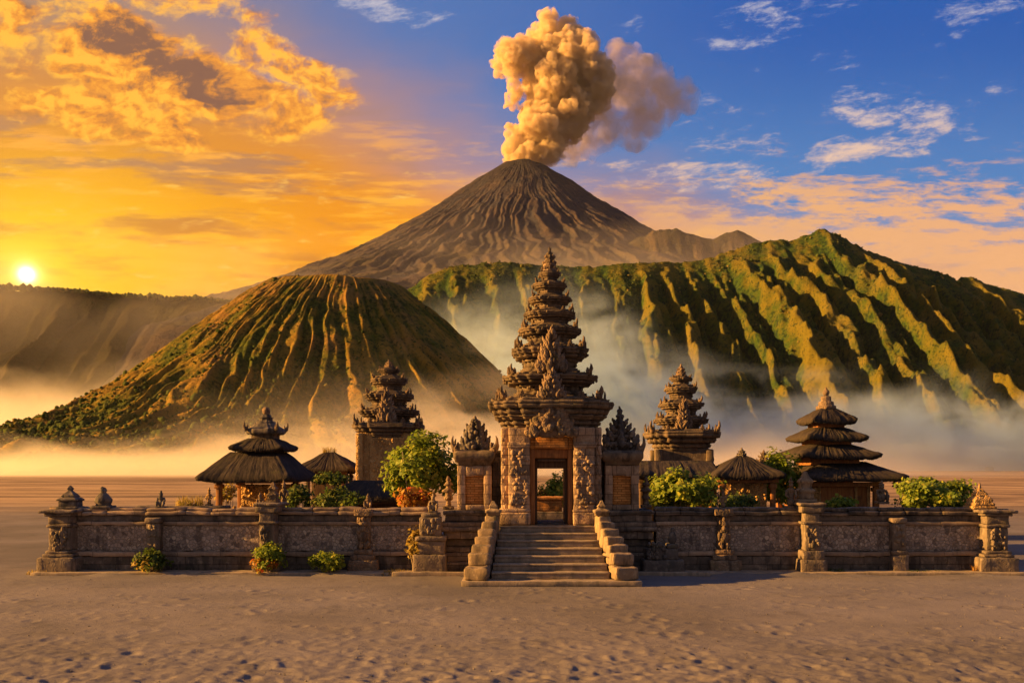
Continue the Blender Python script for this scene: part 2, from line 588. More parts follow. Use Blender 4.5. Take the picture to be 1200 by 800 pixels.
def cone_height(xx, yy_):
    dxx, dyy = xx - KC.x, yy_ - KC.y
    r = np.hypot(dxx, dyy)
    th = np.arctan2(dxx, -dyy)
    # outline: flat rim, steep shoulder, long concave foot (longer to the left)
    stretch = 1.0 + np.clip(-dxx / np.maximum(r, 1), 0, 1) * (0.20 + 0.15 * sstep(r, 220, 430))
    rr = r / stretch
    prof = np.interp(rr, [0, 45, 66, 73, 89, 105, 140, 172, 194, 235, 276, 335, 420], [192, 194, 195, 190, 176, 163, 131, 100, 80, 49, 27, 4, -9])
    lm = sstep(r, 55, 110) * (1 - sstep(rr, 300, 420))
    wv = th + 0.10 * fbm(th * 3, r / 120, oct=3, seed=2) + 0.03 * fbm(xx / 35, yy_ / 35, oct=3, seed=8)
    k1 = saw(wv * 62 / (2 * PI) + 0.55 * vn(r / 110, th * 3, seed=4), 0.40)
    k2 = saw(wv * 151 / (2 * PI) + 0.7 * vn(r / 55, th * 7, seed=6), 0.40)
    k0 = tri(wv * 17 / (2 * PI) + 0.3)
    lr = np.log(np.maximum(r, 20.0) / 100.0)
    j1 = tri((wv + 0.42 * lr) * 58 / (2 * PI) + 0.4 * vn(xx / 40, yy_ / 40, seed=18))
    j2 = tri((wv - 0.42 * lr) * 50 / (2 * PI) + 0.4 * vn(xx / 36, yy_ / 36, seed=19))
    rib = 0.38 * k1 + 0.20 * k2 + 0.18 * k0 + 0.12 * j1 + 0.12 * j2
    rib = (rib - 0.5) * (0.9 + 0.7 * fbm(xx / 70, yy_ / 70, oct=2, seed=15)) + 0.5
    amp = 5 + 15 * sstep(rr, 80, 230)
    hh = prof + lm * amp * (rib - 0.55) * 1.35
    hh = hh + sstep(r, 50, 100) * 3.0 * fbm(xx / 16, yy_ / 16, oct=4, seed=12, gain=0.6) + 1.2 * fbm(xx / 30, yy_ / 30, oct=2, seed=14)
    rib = np.clip(rib + 0.3 * fbm(xx / 40, yy_ / 40, oct=3, seed=41), 0, 1)
    rib = np.maximum(rib, 1 - sstep(r, 55, 95))
    return hh, rib


nr, nt = 220, 1200
rr_, tt_ = np.meshgrid(np.linspace(0.5, 560, nr), np.linspace(0, 2 * PI, nt, endpoint=False), indexing='ij')
xx, yy_ = KC.x + rr_ * np.sin(tt_), KC.y - rr_ * np.cos(tt_)
hz, rib = cone_height(xx, yy_)
me = mesh_np('cone_hill', np.stack([xx, yy_, hz], -1).reshape(-1, 3), grid_faces(nr, nt, True), True)
attr(me, 'rib', rib)
o = link('cone_hill', me, slope_mat('cone_slope', (0.275, 0.165, 0.030), (0.080, 0.092, 0.015), (0.030, 0.042, 0.013), (0.26, 0.13, 0.055), 1.0, 0.5))
props(o, 'flat topped cone hill with furrowed green and ochre slopes behind the thatched pavilions', 'hill', kind='structure')

# scrub on its slopes
n_ = 42000
ra = 62 + 370 * np.sqrt(rng.random(n_))
ta = rng.uniform(-1.9, 1.9, n_)
xs, ys = KC.x + ra * np.sin(ta), KC.y - ra * np.cos(ta)
hz, rib = cone_height(xs, ys)
keep = (rng.random(n_) < np.clip(1.15 - rib * 1.15 + sstep(ra, 170, 330) * 0.6 - 0.1, 0.05, 1)) & (hz > 2)
keep &= fbm(xs / 30, ys / 30, oct=2, seed=90) > -0.25
xs, ys, hz, ra = xs[keep], ys[keep], hz[keep], ra[keep]
sz = rng.gamma(2.2, 0.44, len(xs)) * (0.7 + 0.6 * sstep(ra, 120, 330))
o = tufts('shrubbery', np.stack([xs, ys, hz + sz * 0.3], -1), 0.95, sz, scrub)
props(o, 'dark green scrub dotted over the flanks of the cone hill', 'scrub', kind='stuff')

# --- the ribbed caldera ridge on the right
RC_PX = [(120, 470), (300, 415), (420, 372), (480, 340), (505, 324), (530, 314), (580, 308), (640, 310), (700, 311), (760, 305), (800, 302), (830, 299), (860, 292), (885, 281), (915, 275),
         (932, 278), (950, 271), (970, 263), (992, 274), (1015, 288), (1050, 303), (1075, 312), (1100, 319), (1122, 326), (1135, 323), (1160, 334), (1200, 346), (1300, 372), (1420, 400), (1600, 440)]
RD = 2050.0
rx = np.array([(p[0] - 600) / FPX * RD for p in RC_PX])
rz = np.array([HC + (HORIZ - p[1]) / FPX * RD for p in RC_PX])


def ridge_height(xx, yy_):
    bend = 60 * np.sin(xx / 330.0) + 40 * fbm(xx / 260, 0 * xx, oct=2, seed=51)
    yc = RD + bend * 0.8
    # ribs lean: they start at the crest and fan outwards as they come down
    s = np.clip((yc - yy_), 0, None)
    xw = xx - 0.10 * s * np.clip((xx - 150) / 600, -0.8, 1.0)
    xw = xw + 26 * fbm(xx / 120, yy_ / 150, oct=3, seed=52) + 7 * fbm(xx / 35, yy_ / 35, oct=2, seed=53)
    zc = np.interp(xw, rx, rz)
    zsil = np.interp(xx, rx, rz)
    L = zc * 1.28 + 60
    t = np.clip((yc - yy_) / L, -1.5, 1.6)
    front = zc * np.clip(1 - t, 0, None) ** 1.12
    back = zsil * np.clip(1 + t * 1.5, 0, None)
    h = np.where(t >= 0, front, back)
    k1 = saw(xw / 62 + 0.42 * vn(xw / 210, t * 2, seed=55), 0.30)
    k2 = saw(xw / 26 + 0.6 * vn(xw / 90, t * 3, seed=56), 0.35)
    k3 = tri(xw / 17 + 0.4 * vn(xw / 40, t * 6, seed=57))
    # side gullies running slantwise into the main ones
    j1 = tri((xx + 0.50 * s) / 44 + 0.5 * vn(xx / 90, yy_ / 90, seed=64))
    j2 = tri((xx - 0.42 * s) / 36 + 0.5 * vn(xx / 80, yy_ / 80, seed=65))
    big = saw(xw / 235 + 0.1, 0.30)
    rib = 0.40 * k1 + 0.13 * k2 + 0.05 * k3 + 0.24 * big + 0.09 * j1 + 0.09 * j2
    e = sstep(t, 0.0, 0.30) * (1 - sstep(t, 0.75, 1.02))
    A = 112 * (0.55 + 0.45 * zc / 500)
    h = h + e * A * (rib - 0.55) * 1.25
    h = h + sstep(np.abs(t), 0.0, 0.12) * (5.0 * fbm(xx / 40, yy_ / 40, oct=5, seed=58, gain=0.55)) + 3.5 * fbm(xx / 15, yy_ / 15, oct=2, seed=59)
    k4 = tri(xx / 23 + yy_ / 160 + 0.8 * fbm(xx / 60, yy_ / 60, oct=3, seed=63))
    h = h + e * 4.0 * (k4 - 0.5)
    h = np.where(h < 4, 4 - (4 - h) * 0.1 - 12, h)
    rib = np.clip(rib + 0.25 * fbm(xx / 70, yy_ / 70, oct=3, seed=61), 0, 1)
    return h, rib


xs = np.linspace(-900, 1500, 800)
ys = np.concatenate([np.linspace(1290, 2200, 330), np.linspace(2210, 2700, 40)])
yy_, xx = np.meshgrid(ys, xs, indexing='ij')
hz, rib = ridge_height(xx, yy_)
me = mesh_np('ridge_hill', np.stack([xx, yy_, hz], -1).reshape(-1, 3), grid_faces(len(ys), len(xs)), True)
attr(me, 'rib', rib)
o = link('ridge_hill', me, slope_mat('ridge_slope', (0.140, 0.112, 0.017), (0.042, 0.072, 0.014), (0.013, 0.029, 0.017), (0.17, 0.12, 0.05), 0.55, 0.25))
props(o, 'long caldera ridge of sharp green and gold ribs rising to a peak', 'ridge', kind='structure')

n_ = 34000
xs = rng.uniform(-330, 1350, n_)
ys = rng.uniform(1450, 2075, n_)
hz, rib = ridge_height(xs, ys)
keep = (rng.random(n_) < np.clip(1.1 - rib * 1.2, 0.04, 1)) & (hz > 30) & (fbm(xs / 60, ys / 60, oct=2, seed=91) > -0.1)
xs, ys, hz = xs[keep], ys[keep], hz[keep]
sz = rng.gamma(2.2, 0.60, len(xs))
# a line of scrub along the crest breaks its outline
cx_ = rng.uniform(-150, 1250, 900)
cyv = RD + (60 * np.sin(cx_ / 330.0) + 40 * fbm(cx_ / 260, 0 * cx_, oct=2, seed=51)) * 0.8 + rng.normal(0, 8, 900)
chz, _ = ridge_height(cx_, cyv)
pts = np.concatenate([np.stack([xs, ys, hz + sz * 0.2], -1), np.stack([cx_, cyv, chz], -1)])
sz = np.concatenate([sz, rng.gamma(2.5, 0.42, 900)])
o = tufts('ridge_shrubbery', pts, 0.95, sz, scrub)
props(o, 'dark scrub and low trees in the gullies and along the crest of the ribbed ridge', 'scrub', kind='stuff')

# --- the smoking stratovolcano
VD = 5500.0
VC = Vector(((612 - 600) / FPX * VD, VD, 0))
S5 = VD / FPX


def volcano_height(xx, yy_):
    dxx, dyy = xx - VC.x, yy_ - VC.y
    r = np.hypot(dxx, dyy)
    th = np.arctan2(dxx, -dyy)
    prof = np.interp(r / S5, [0, 12, 19, 26, 48, 62, 88, 112, 162, 212, 252, 300, 370, 480, 640], [338, 344, 354, 353, 338, 329, 308, 291, 258, 229, 208, 187, 156, 118, 40]) * S5
    prof = prof + np.where(r < 30 * S5, 10 * fbm(xx / 45, yy_ / 45, oct=2, seed=70), 0)
    lm = sstep(r, 22 * S5, 90 * S5)
    wv = th + 0.07 * fbm(th * 4, r / 500, oct=3, seed=71) + 0.05 * fbm(xx / 260, yy_ / 260, oct=3, seed=72)
    k1 = tri(wv * 66 / (2 * PI) + 0.55 * vn(r / 700, th * 3, seed=73))
    k2 = tri(wv * 171 / (2 * PI) + 0.6 * vn(r / 400, th * 7, seed=74))
    rib = (0.55 * k1 + 0.45 * k2 - 0.5) * (0.65 + 0.7 * fbm(xx / 420, yy_ / 420, oct=3, seed=77)) + 0.5
    h = prof + lm * (12 + 36 * sstep(r, 70 * S5, 300 * S5)) * (rib - 0.5) + lm * 17 * fbm(xx / 120, yy_ / 120, oct=6, seed=75, gain=0.62)
    return h, rib


nr, nt = 300, 1300
rr_, tt_ = np.meshgrid(np.linspace(2, 640 * S5, nr) ** 1.0, np.linspace(0, 2 * PI, nt, endpoint=False), indexing='ij')
xx, yy_ = VC.x + rr_ * np.sin(tt_), VC.y - rr_ * np.cos(tt_)
hz, rib = volcano_height(xx, yy_)
hz = hz - sstep(rr_, 520 * S5, 640 * S5) * 260
me = mesh_np('volcano', np.stack([xx, yy_, hz], -1).reshape(-1, 3), grid_faces(nr, nt, True), True)
attr(me, 'rib', rib)
m, n = newmat('ash_slope')
co = n.n('ShaderNodeTexCoord').outputs['Object']
a_ = n.n('ShaderNodeAttribute')
a_.attribute_name = 'rib'
x, y, z = n.xyz(co)
f = n.add(a_.outputs['Fac'], n.mul(n.sub(n.noise(co, 0.006, 7, 0.65), 0.5), 1.6))
col = n.mix(n.step(f, 0.3, 0.9), (0.036, 0.036, 0.054), (0.082, 0.060, 0.058))
green = n.mul(n.step(z, 1250.0, 750.0), n.step(n.noise(co, 0.004, 6, 0.65), 0.44, 0.62))
col = n.mix(n.mul(green, 0.6), col, (0.11, 0.085, 0.035))
top_ = n.step(n.add(z, n.mul(n.noise(co, 0.008, 4), 300.0)), 1650.0, 1950.0)
col = n.mix(top_, col, (0.036, 0.033, 0.042))
surf(n, col, 0.95, n.noise(co, 0.014, 9, 0.66), 1.0, 32.0, 0.05)
o = link('volcano', me, m)
props(o, 'tall bare ash grey volcano cone with gullied sides and a smoking crater', 'volcano', kind='structure')

# --- the broken shoulder on the volcano's right, and the dark wooded rim under the sun
def crest_hill(name, pxs, D, depth, seed, material, amp, label, cat, lam=160, back=1.3, rows=110, cols=420, rough=16.0):
    ex = np.array([(p[0] - 600) / FPX * D for p in pxs])
    ez = np.array([HC + (HORIZ - p[1]) / FPX * D for p in pxs])
    xs = np.linspace(ex[0], ex[-1], cols)
    ys = np.linspace(D - depth, D + depth * 0.7, rows)
    yy_, xx = np.meshgrid(ys, xs, indexing='ij')
    xw = xx + lam * 0.35 * fbm(xx / lam, yy_ / lam, oct=3, seed=seed)
    t = (D - yy_) / depth
    zc, zs = np.interp(xw, ex, ez), np.interp(xx, ex, ez)
    h = np.where(t >= 0, zc * np.clip(1 - t, 0, None) ** 1.15, zs * np.clip(1 + t * back, 0, None))
    rib = 0.55 * tri(xw / lam) + 0.3 * tri(xw / lam * 2.7 + 0.3 * vn(xw / lam, t * 4, seed=seed + 1)) + 0.15 * tri(xw / lam * 6.1)
    e = sstep(t, 0, 0.3) * (1 - sstep(t, 0.8, 1.05))
    h = h + e * amp * (rib - 0.5) + rough * 0.35 * fbm(xx / (lam * 0.35), yy_ / (lam * 0.35), oct=4, seed=seed + 3) - 6
    me = mesh_np(name, np.stack([xx, yy_, h], -1).reshape(-1, 3), grid_faces(rows, cols), True)
    attr(me, 'rib', rib)
    o = link(name, me, material)
    props(o, label, cat, kind='structure')
    return ex, ez, D


shoulder_mat = slope_mat('shoulder_slope', (0.095, 0.068, 0.048), (0.050, 0.046, 0.036), (0.034, 0.032, 0.032), (0.085, 0.060, 0.050), 0.2, 0.5)
crest_hill('shoulder_hill', [(560, 420), (640, 352), (690, 305), (735, 281), (760, 270), (790, 267), (808, 273), (829, 279), (846, 272), (862, 268), (880, 274), (897, 283), (940, 300), (1000, 330), (1080, 370), (1200, 420)],
           4300.0, 900.0, 81, shoulder_mat, 190, 'bare brown ridge with two low summits running off the right foot of the volcano', 'ridge', lam=210, rough=60)
rim_mat = slope_mat('rim_slope', (0.040, 0.030, 0.016), (0.026, 0.026, 0.013), (0.014, 0.016, 0.009), (0.038, 0.028, 0.018), 0.3, 0.3)
ex, ez, D_ = crest_hill('rim_hill', [(-420, 380), (-250, 352), (-120, 340), (0, 334), (25, 337), (60, 338), (90, 340), (130, 344), (165, 347), (200, 349), (235, 348), (255, 351), (300, 356), (380, 366), (480, 380), (600, 420)],
                        3400.0, 800.0, 95, rim_mat, 120, 'dark wooded crater rim on the skyline below the rising sun', 'ridge', lam=230, rough=25)
cx_ = rng.uniform(ex[2], ex[-3], 3000)
cyv = D_ + rng.normal(-8, 14, 3000)
chz = np.interp(cx_, ex, ez) - 5
o = tufts('rim_shrubbery', np.stack([cx_, cyv, chz], -1), 1.15, rng.gamma(2.6, 1.3, 3000), scrub)
props(o, 'ragged far off treetops along the dark rim under the sun', 'wood', kind='stuff')


# ================================================================== smoke from the crater
def smoke_mat(name, density, color, aniso, torn=None):
    m, n = newmat(name)
    v = n.n('ShaderNodeVolumePrincipled')
    v.inputs['Color'].default_value = (*color, 1)
    v.inputs['Density'].default_value = density
    if torn:
        co = n.n('ShaderNodeTexCoord').outputs['Object']
        k = n.step(n.noise(co, 1.0 / torn[0], 6, 0.72, 0.4), torn[1], torn[2])
        n.put(v.inputs['Density'], n.mul(k, density))
        m.cycles.volume_step_rate = torn[3]
    v.inputs['Anisotropy'].default_value = aniso
    o = n.n('ShaderNodeOutputMaterial')
    n.t.links.new(v.outputs[0], o.inputs['Volume'])
    return m


def smoke_hull(name, blobs, D, seed, voxel, amps, depthk=0.9):
    """billows: overlapping balls fused into one skin, then pushed in and out at three sizes"""
    k = D / FPX
    bm = bmesh.new()
    r4 = np.random.default_rng(seed)
    for (px, py, r) in blobs:
        c = at(px, py, D + r4.uniform(-0.5, 0.5) * r * k * depthk)
        bmesh.ops.create_icosphere(bm, subdivisions=3, radius=r * k, matrix=Matrix.Translation(c))
        for _ in range(9):
            a, b = r4.uniform(0, 2 * PI), math.acos(r4.uniform(-1, 1))
            s = r4.uniform(0.30, 0.52) * r
            dv = Vector((math.sin(b) * math.cos(a), math.sin(b) * math.sin(a) * depthk, math.cos(b))) * (r * k * 0.82)
            bmesh.ops.create_icosphere(bm, subdivisions=2, radius=s * k, matrix=Matrix.Translation(c + dv))
    me = bpy.data.meshes.new(name)
    bm.to_mesh(me)
    bm.free()
    tmp = bpy.data.objects.new('tmp', me)
    C.objects.link(tmp)
    md = tmp.modifiers.new('r', 'REMESH')
    md.mode = 'VOXEL'
    md.voxel_size = voxel
    md = tmp.modifiers.new('s', 'SMOOTH')
    md.factor, md.iterations = 0.5, 3
    dg = bpy.context.evaluated_depsgraph_get()
    out = bpy.data.meshes.new_from_object(tmp.evaluated_get(dg))
    bpy.data.objects.remove(tmp)
    nv = len(out.vertices)
    co = np.empty(nv * 3, np.float32)
    no = np.empty(nv * 3, np.float32)
    out.vertices.foreach_get('co', co)
    out.vertices.foreach_get('normal', no)
    co, no = co.reshape(-1, 3).astype(float), no.reshape(-1, 3).astype(float)
    d = 0
    for (lam, amp) in amps:
        q_ = co / lam
        bil = np.abs(vn(q_[:, 0], q_[:, 1], q_[:, 2], seed + int(lam)))
        d = d + amp * (bil * 2 - 0.6)
    co = co + no * d[:, None]
    out.vertices.foreach_set('co', co.astype(np.float32).ravel())
    out.update()
    # fuse once more so that folds do not cut through each other
    tmp = bpy.data.objects.new('tmp', out)
    C.objects.link(tmp)
    md = tmp.modifiers.new('r', 'REMESH')
    md.mode = 'VOXEL'
    md.voxel_size = voxel
    dg = bpy.context.evaluated_depsgraph_get()
    fin = bpy.data.meshes.new_from_object(tmp.evaluated_get(dg))
    bpy.data.objects.remove(tmp)
    out = fin
    out.polygons.foreach_set('use_smooth', np.ones(len(out.polygons), bool))
    out.update()
    out.name = name
    return out


PD = 5520.0
main_blobs = [(606, 190, 17), (624, 190, 15), (612, 176, 20), (628, 172, 18), (618, 158, 23), (630, 142, 26), (636, 124, 28), (642, 106, 29), (638, 88, 28), (652, 92, 32), (668, 80, 29), (658, 62, 29), (638, 48, 28), (615, 60, 25), (600, 58, 22),
              (588, 70, 15), (650, 30, 18), (668, 42, 23), (685, 58, 25), (698, 76, 23), (704, 94, 19), (692, 106, 25), (674, 120, 26), (658, 134, 25), (648, 152, 23), (640, 170, 19), (603, 150, 12), (600, 114, 12), (606, 104, 12), (650, 178, 12)]
me = smoke_hull('smoke_plume', [(x, y + 5, r * 0.90) for x, y, r in main_blobs], PD, 4, 5.5, [(110, 32), (48, 17), (23, 11), (11, 5)])
o = link('smoke_plume', me, smoke_mat('ash_smoke', 0.055, (0.95, 0.77, 0.54), 0.0, (40.0, 0.40, 0.58, 0.14)))
props(o, 'billowing column of gold and grey ash smoke rising from the crater', 'smoke', kind='stuff')
drift_blobs = [(668, 180, 15), (684, 172, 18), (690, 158, 20), (706, 158, 20), (700, 142, 24), (722, 146, 22), (718, 124, 26), (740, 130, 24), (728, 100, 28), (745, 82, 24), (752, 108, 28), (728, 74, 20), (772, 104, 24), (778, 126, 22), (798, 114, 18), (764, 142, 18), (724, 58, 14), (742, 158, 14)]
me = smoke_hull('smoke_drift', drift_blobs, PD + 120, 9, 13.0, [(120, 28), (50, 16), (24, 9)])
o = link('smoke_drift', me, smoke_mat('thin_smoke', 0.0135, (1.0, 0.88, 0.76), 0.0, (120.0, 0.33, 0.68, 0.25)))
props(o, 'thin pinkish veil of smoke drifting off to the side of the dense crater plume', 'smoke', kind='stuff')


# ================================================================== air
def box_mesh(name, x0, x1, y0, y1, z0, z1):
    v = [(x, y, z) for z in (z0, z1) for y in (y0, y1) for x in (x0, x1)]
    f = [(0, 2, 3, 1), (4, 5, 7, 6), (0, 1, 5, 4), (2, 6, 7, 3), (0, 4, 6, 2), (1, 3, 7, 5)]
    return mesh_np(name, v, f)


o = link('haze', box_mesh('haze', -6500, 6500, -150, 6900, -30, 3200), smoke_mat('pale_air', 0.000005, (0.97, 0.94, 0.93), 0.35))
props(o, 'thin pale air that lets the far volcano fade', 'haze', kind='stuff')


def fog_mat(name, dens, expr, tint, aniso=0.3):
    m, n = newmat(name)
    co = n.n('ShaderNodeTexCoord').outputs['Object']
    d = expr(n, co, *n.xyz(co))
    v = n.n('ShaderNodeVolumePrincipled')
    v.inputs['Color'].default_value = (*tint, 1)
    n.put(v.inputs['Density'], n.mul(d, dens))
    v.inputs['Anisotropy'].default_value = aniso
    o = n.n('ShaderNodeOutputMaterial')
    n.t.links.new(v.outputs[0], o.inputs['Volume'])
    return m


def low_fog(n, co, x, y, z):
    t = n.noise(n.vmul(co, (0.010, 0.007, 0.022)), 1.0, 5, 0.6, 0.4)
    top = n.add(n.add(6.0, n.mul(n.step(t, 0.35, 0.75), 30.0)), n.mul(n.mul(n.step(n.m('ABSOLUTE', n.add(x, 35.0)), 150.0, 15.0), n.step(t, 0.25, 0.70)), 48.0))
    k = n.step(n.div(z, top), 1.0, 0.15)
    return n.mul(k, n.mul(n.mul(n.step(y, 300.0, 600.0), n.step(y, 800.0, 700.0)), n.mul(n.step(x, 330.0, 60.0), n.step(x, -690.0, -560.0))))


def bank_fog(n, co, x, y, z):
    t = n.noise(n.vmul(co, (0.0042, 0.0035, 0.0075)), 1.0, 6, 0.62, 0.7)
    lift = n.add(n.step(n.m('ABSOLUTE', n.sub(x, 20.0)), 330.0, 40.0, 0.0, 1.0), n.step(x, -450.0, -700.0, 0.0, 0.55))
    top = n.add(n.add(116.0, n.mul(lift, 150.0)), n.mul(n.sub(t, 0.5), 260.0))
    k = n.step(n.div(z, n.m('MAXIMUM', top, 5.0)), 1.05, 0.2)
    wisp = n.noise(n.vmul(co, (0.011, 0.009, 0.017)), 1.0, 6, 0.65, 0.9)
    low = n.step(z, 95.0, 30.0, 0.0, 0.75)
    k = n.mul(k, n.m('MAXIMUM', n.step(wisp, 0.40, 0.62, 0.05, 1.7), low))
    k = n.mul(k, n.mul(n.step(x, -415.0, -250.0), n.step(x, 1145.0, 950.0)))
    return n.mul(k, n.mul(n.step(y, 1210.0, 1270.0), n.step(y, 1560.0, 1480.0)))


def gold_mist(n, co, x, y, z):
    t = n.noise(n.vmul(co, (0.0052, 0.0035, 0.0095)), 1.0, 6, 0.62, 0.7)
    top = n.add(150.0, n.mul(n.sub(t, 0.5), 240.0))
    k = n.step(n.div(z, n.m('MAXIMUM', top, 5.0)), 1.05, 0.2)
    k = n.mul(k, n.mul(n.step(x, -1000.0, -880.0), n.step(x, -300.0, -480.0)))
    return n.mul(k, n.mul(n.step(y, 1260.0, 1330.0), n.step(y, 1690.0, 1600.0)))


o = link('golden_mist', box_mesh('golden_mist', -1010, -290, 1255, 1695, -3.0, 290), fog_mat('golden_mist', 0.0085, gold_mist, (1.0, 0.95, 0.86), 0.3))
props(o, 'glowing mist between the left foot of the cone hill and the rim under the sun', 'mist', kind='stuff')


def foot_mist(n, co, x, y, z):
    t = n.noise(n.vmul(co, (0.0016, 0.0012, 0.0030)), 1.0, 5, 0.6, 0.6)
    top = n.add(780.0, n.mul(n.sub(t, 0.5), 1100.0))
    k = n.step(n.div(z, n.m('MAXIMUM', top, 50.0)), 1.15, 0.35)
    return n.mul(k, n.mul(n.step(y, 2900.0, 3200.0), n.step(y, 4200.0, 3800.0)))


o = link('valley_mist', box_mesh('valley_mist', -3000, 2600, 2850, 4250, -5.0, 1150), fog_mat('valley_mist', 0.00100, foot_mist, (1.0, 0.93, 0.88)))
props(o, 'thin warm mist in the valley round the lower flanks of the volcano', 'mist', kind='stuff')
o = link('ground_fog', box_mesh('ground_fog', -700, 340, 290, 810, -2.0, 125), fog_mat('ground_fog', 0.0120, low_fog, (1.0, 0.95, 0.86), 0.45))
props(o, 'thin low sheet of golden fog lying on the sand before the cone hill', 'fog', kind='stuff')
o = link('fog_bank', box_mesh('fog_bank', -420, 1150, 1205, 1565, -3.0, 360), fog_mat('fog_bank', 0.0150, bank_fog, (0.70, 0.86, 1.0), 0.30))  # bluish tint puts the mountain's cool shade into the fog colour
props(o, 'pale fog bank with rising wisps between the cone hill and the ribbed ridge', 'fog', kind='stuff')


# ================================================================== mesh builder
class MB:
    """collects boxes, lofts, blobs and tubes; build() roughens them and links them as ONE mesh object"""
    def __init__(self):
        self.v, self.q, self.t, self.n = [], [], [], 0

    def push(self, v, q=None, t=None):
        v = np.asarray(v, float).reshape(-1, 3)
        if q is not None and len(q):
            self.q.append(np.asarray(q, int).reshape(-1, 4) + self.n)
        if t is not None and len(t):
            self.t.append(np.asarray(t, int).reshape(-1, 3) + self.n)
        self.v.append(v)
        self.n += len(v)

    def box(self, x0, x1, y0, y1, z0, z1, cell=0.14, bev=0.025, mat=None):
        lo, hi = np.array([x0, y0, z0], float), np.array([x1, y1, z1], float)
        ax = []
        for k in range(3):
            L = hi[k] - lo[k]
            b = min(bev, L * 0.3)
            n = max(1, int(round((L - 2 * b) / cell)))
            ax.append(np.concatenate([[lo[k]], np.linspace(lo[k] + b, hi[k] - b, n + 1), [hi[k]]]))
        for k in range(3):
            u, v = [(1, 2), (2, 0), (0, 1)][k]
            U, W = np.meshgrid(ax[u], ax[v], indexing='ij')
            for s in (0, 1):
                p = np.zeros(U.shape + (3,))
                p[..., u], p[..., v] = U, W
                p[..., k] = hi[k] if s else lo[k]
                # chamfer: pull in whatever lies on two faces at once
                for d in (u, v):
                    for e, sg in ((lo[d], 1), (hi[d], -1)):
                        on = np.isclose(p[..., d], e)
                        bb = min(bev, (hi[d] - lo[d]) * 0.3) * 0.35
                        bk = min(bev, (hi[k] - lo[k]) * 0.3) * 0.35
                        p[..., d] = np.where(on, p[..., d] + sg * bb, p[..., d])
                        p[..., k] = np.where(on, p[..., k] + (-bk if s else bk), p[..., k])
                f = grid_faces(len(ax[u]), len(ax[v]))
                if not s:
                    f = f[:, ::-1]
                p = p.reshape(-1, 3)
                if mat is not None:
                    p = p @ np.array(mat.to_3x3()).T + np.array(mat.translation)
                self.push(p, f[:, ::-1] if False else f)
        return self

    def loft(self, plan, prof, c=(0, 0), cell=0.16, rot=0.0):
        """plan: unit outline; prof: (half width x, half width y, z) from bottom to top; closed at both ends"""
        pts = []
        m = len(plan)
        sc0 = max(max(p[0], p[1]) for p in prof)
        for i in range(m):
            a, b = np.array(plan[i], float), np.array(plan[(i + 1) % m], float)
            n = max(1, int(round(np.linalg.norm(b - a) * sc0 / cell)))
            for j in range(n):
                pts.append(a + (b - a) * j / n)
        pts = np.array(pts)
        rows = []
        for i in range(len(prof)):
            if i:
                a, b = np.array(prof[i - 1]), np.array(prof[i])
                n = max(1, int(round(np.linalg.norm((b - a)) / cell)))
                for j in range(1, n):
                    rows.append(a + (b - a) * j / n)
            rows.append(np.array(prof[i], float))
        ca, sa = math.cos(rot), math.sin(rot)
        V = []
        for (sx, sy, z) in rows:
            x, y = pts[:, 0] * sx, pts[:, 1] * sy
            V.append(np.stack([x * ca - y * sa + c[0], x * sa + y * ca + c[1], np.full(len(pts), z)], -1))
        k = len(pts)
        V = np.concatenate(V)
        f = grid_faces(len(rows), k, True)
        e0, e1 = len(V), len(V) + 1
        V = np.concatenate([V, [[c[0], c[1], rows[0][2]], [c[0], c[1], rows[-1][2]]]])
        i = np.arange(k)
        j = (i + 1) % k
        o = (len(rows) - 1) * k
        t = np.concatenate([np.stack([j, i, np.full(k, e0)], -1), np.stack([o + i, o + j, np.full(k, e1)], -1)])
        self.push(V, f, t)
        return self

    def blob(self, c, r, seg=9, rings=6, rot=None):
        if isinstance(r, (int, float)):
            r = (r, r, r)
        th = np.linspace(0, 2 * PI, seg, endpoint=False)
        ph = np.linspace(-PI / 2, PI / 2, rings + 1)[1:-1]
        P_, T_ = np.meshgrid(ph, th, indexing='ij')
        v = np.stack([np.cos(P_) * np.cos(T_), np.cos(P_) * np.sin(T_), np.sin(P_)], -1).reshape(-1, 3)
        v = np.concatenate([v, [[0, 0, -1], [0, 0, 1]]]) * np.array(r)
        if rot is not None:
            v = v @ np.array(Euler(rot).to_matrix()).T
        v = v + np.array(c)
        k, n = seg, len(ph)
        i = np.arange(k)
        j = (i + 1) % k
        t = np.concatenate([np.stack([j, i, np.full(k, n * k)], -1), np.stack([(n - 1) * k + i, (n - 1) * k + j, np.full(k, n * k + 1)], -1)])
        self.push(v, grid_faces(n, k, True), t)
        return self

    def tube(self, pts, rad, seg=7):
        pts = [Vector(p) for p in pts]
        V = []
        for i, p in enumerate(pts):
            d = (pts[min(i + 1, len(pts) - 1)] - pts[max(i - 1, 0)]).normalized()
            a = d.orthogonal().normalized() if i == 0 else (a - d * a.dot(d)).normalized()
            b = d.cross(a)
            r = rad[i] if isinstance(rad, (list, tuple)) else rad
            for k in range(seg):
                th = 2 * PI * k / seg
                V.append(p + a * (math.cos(th) * r) + b * (math.sin(th) * r))
        n = len(pts)
        V += [pts[0], pts[-1]]
        i = np.arange(seg)
        j = (i + 1) % seg
        t = np.concatenate([np.stack([j, i, np.full(seg, n * seg)], -1), np.stack([(n - 1) * seg + i, (n - 1) * seg + j, np.full(seg, n * seg + 1)], -1)])
        self.push(np.array([v[:] for v in V]), grid_faces(n, seg, True), t)
        return self

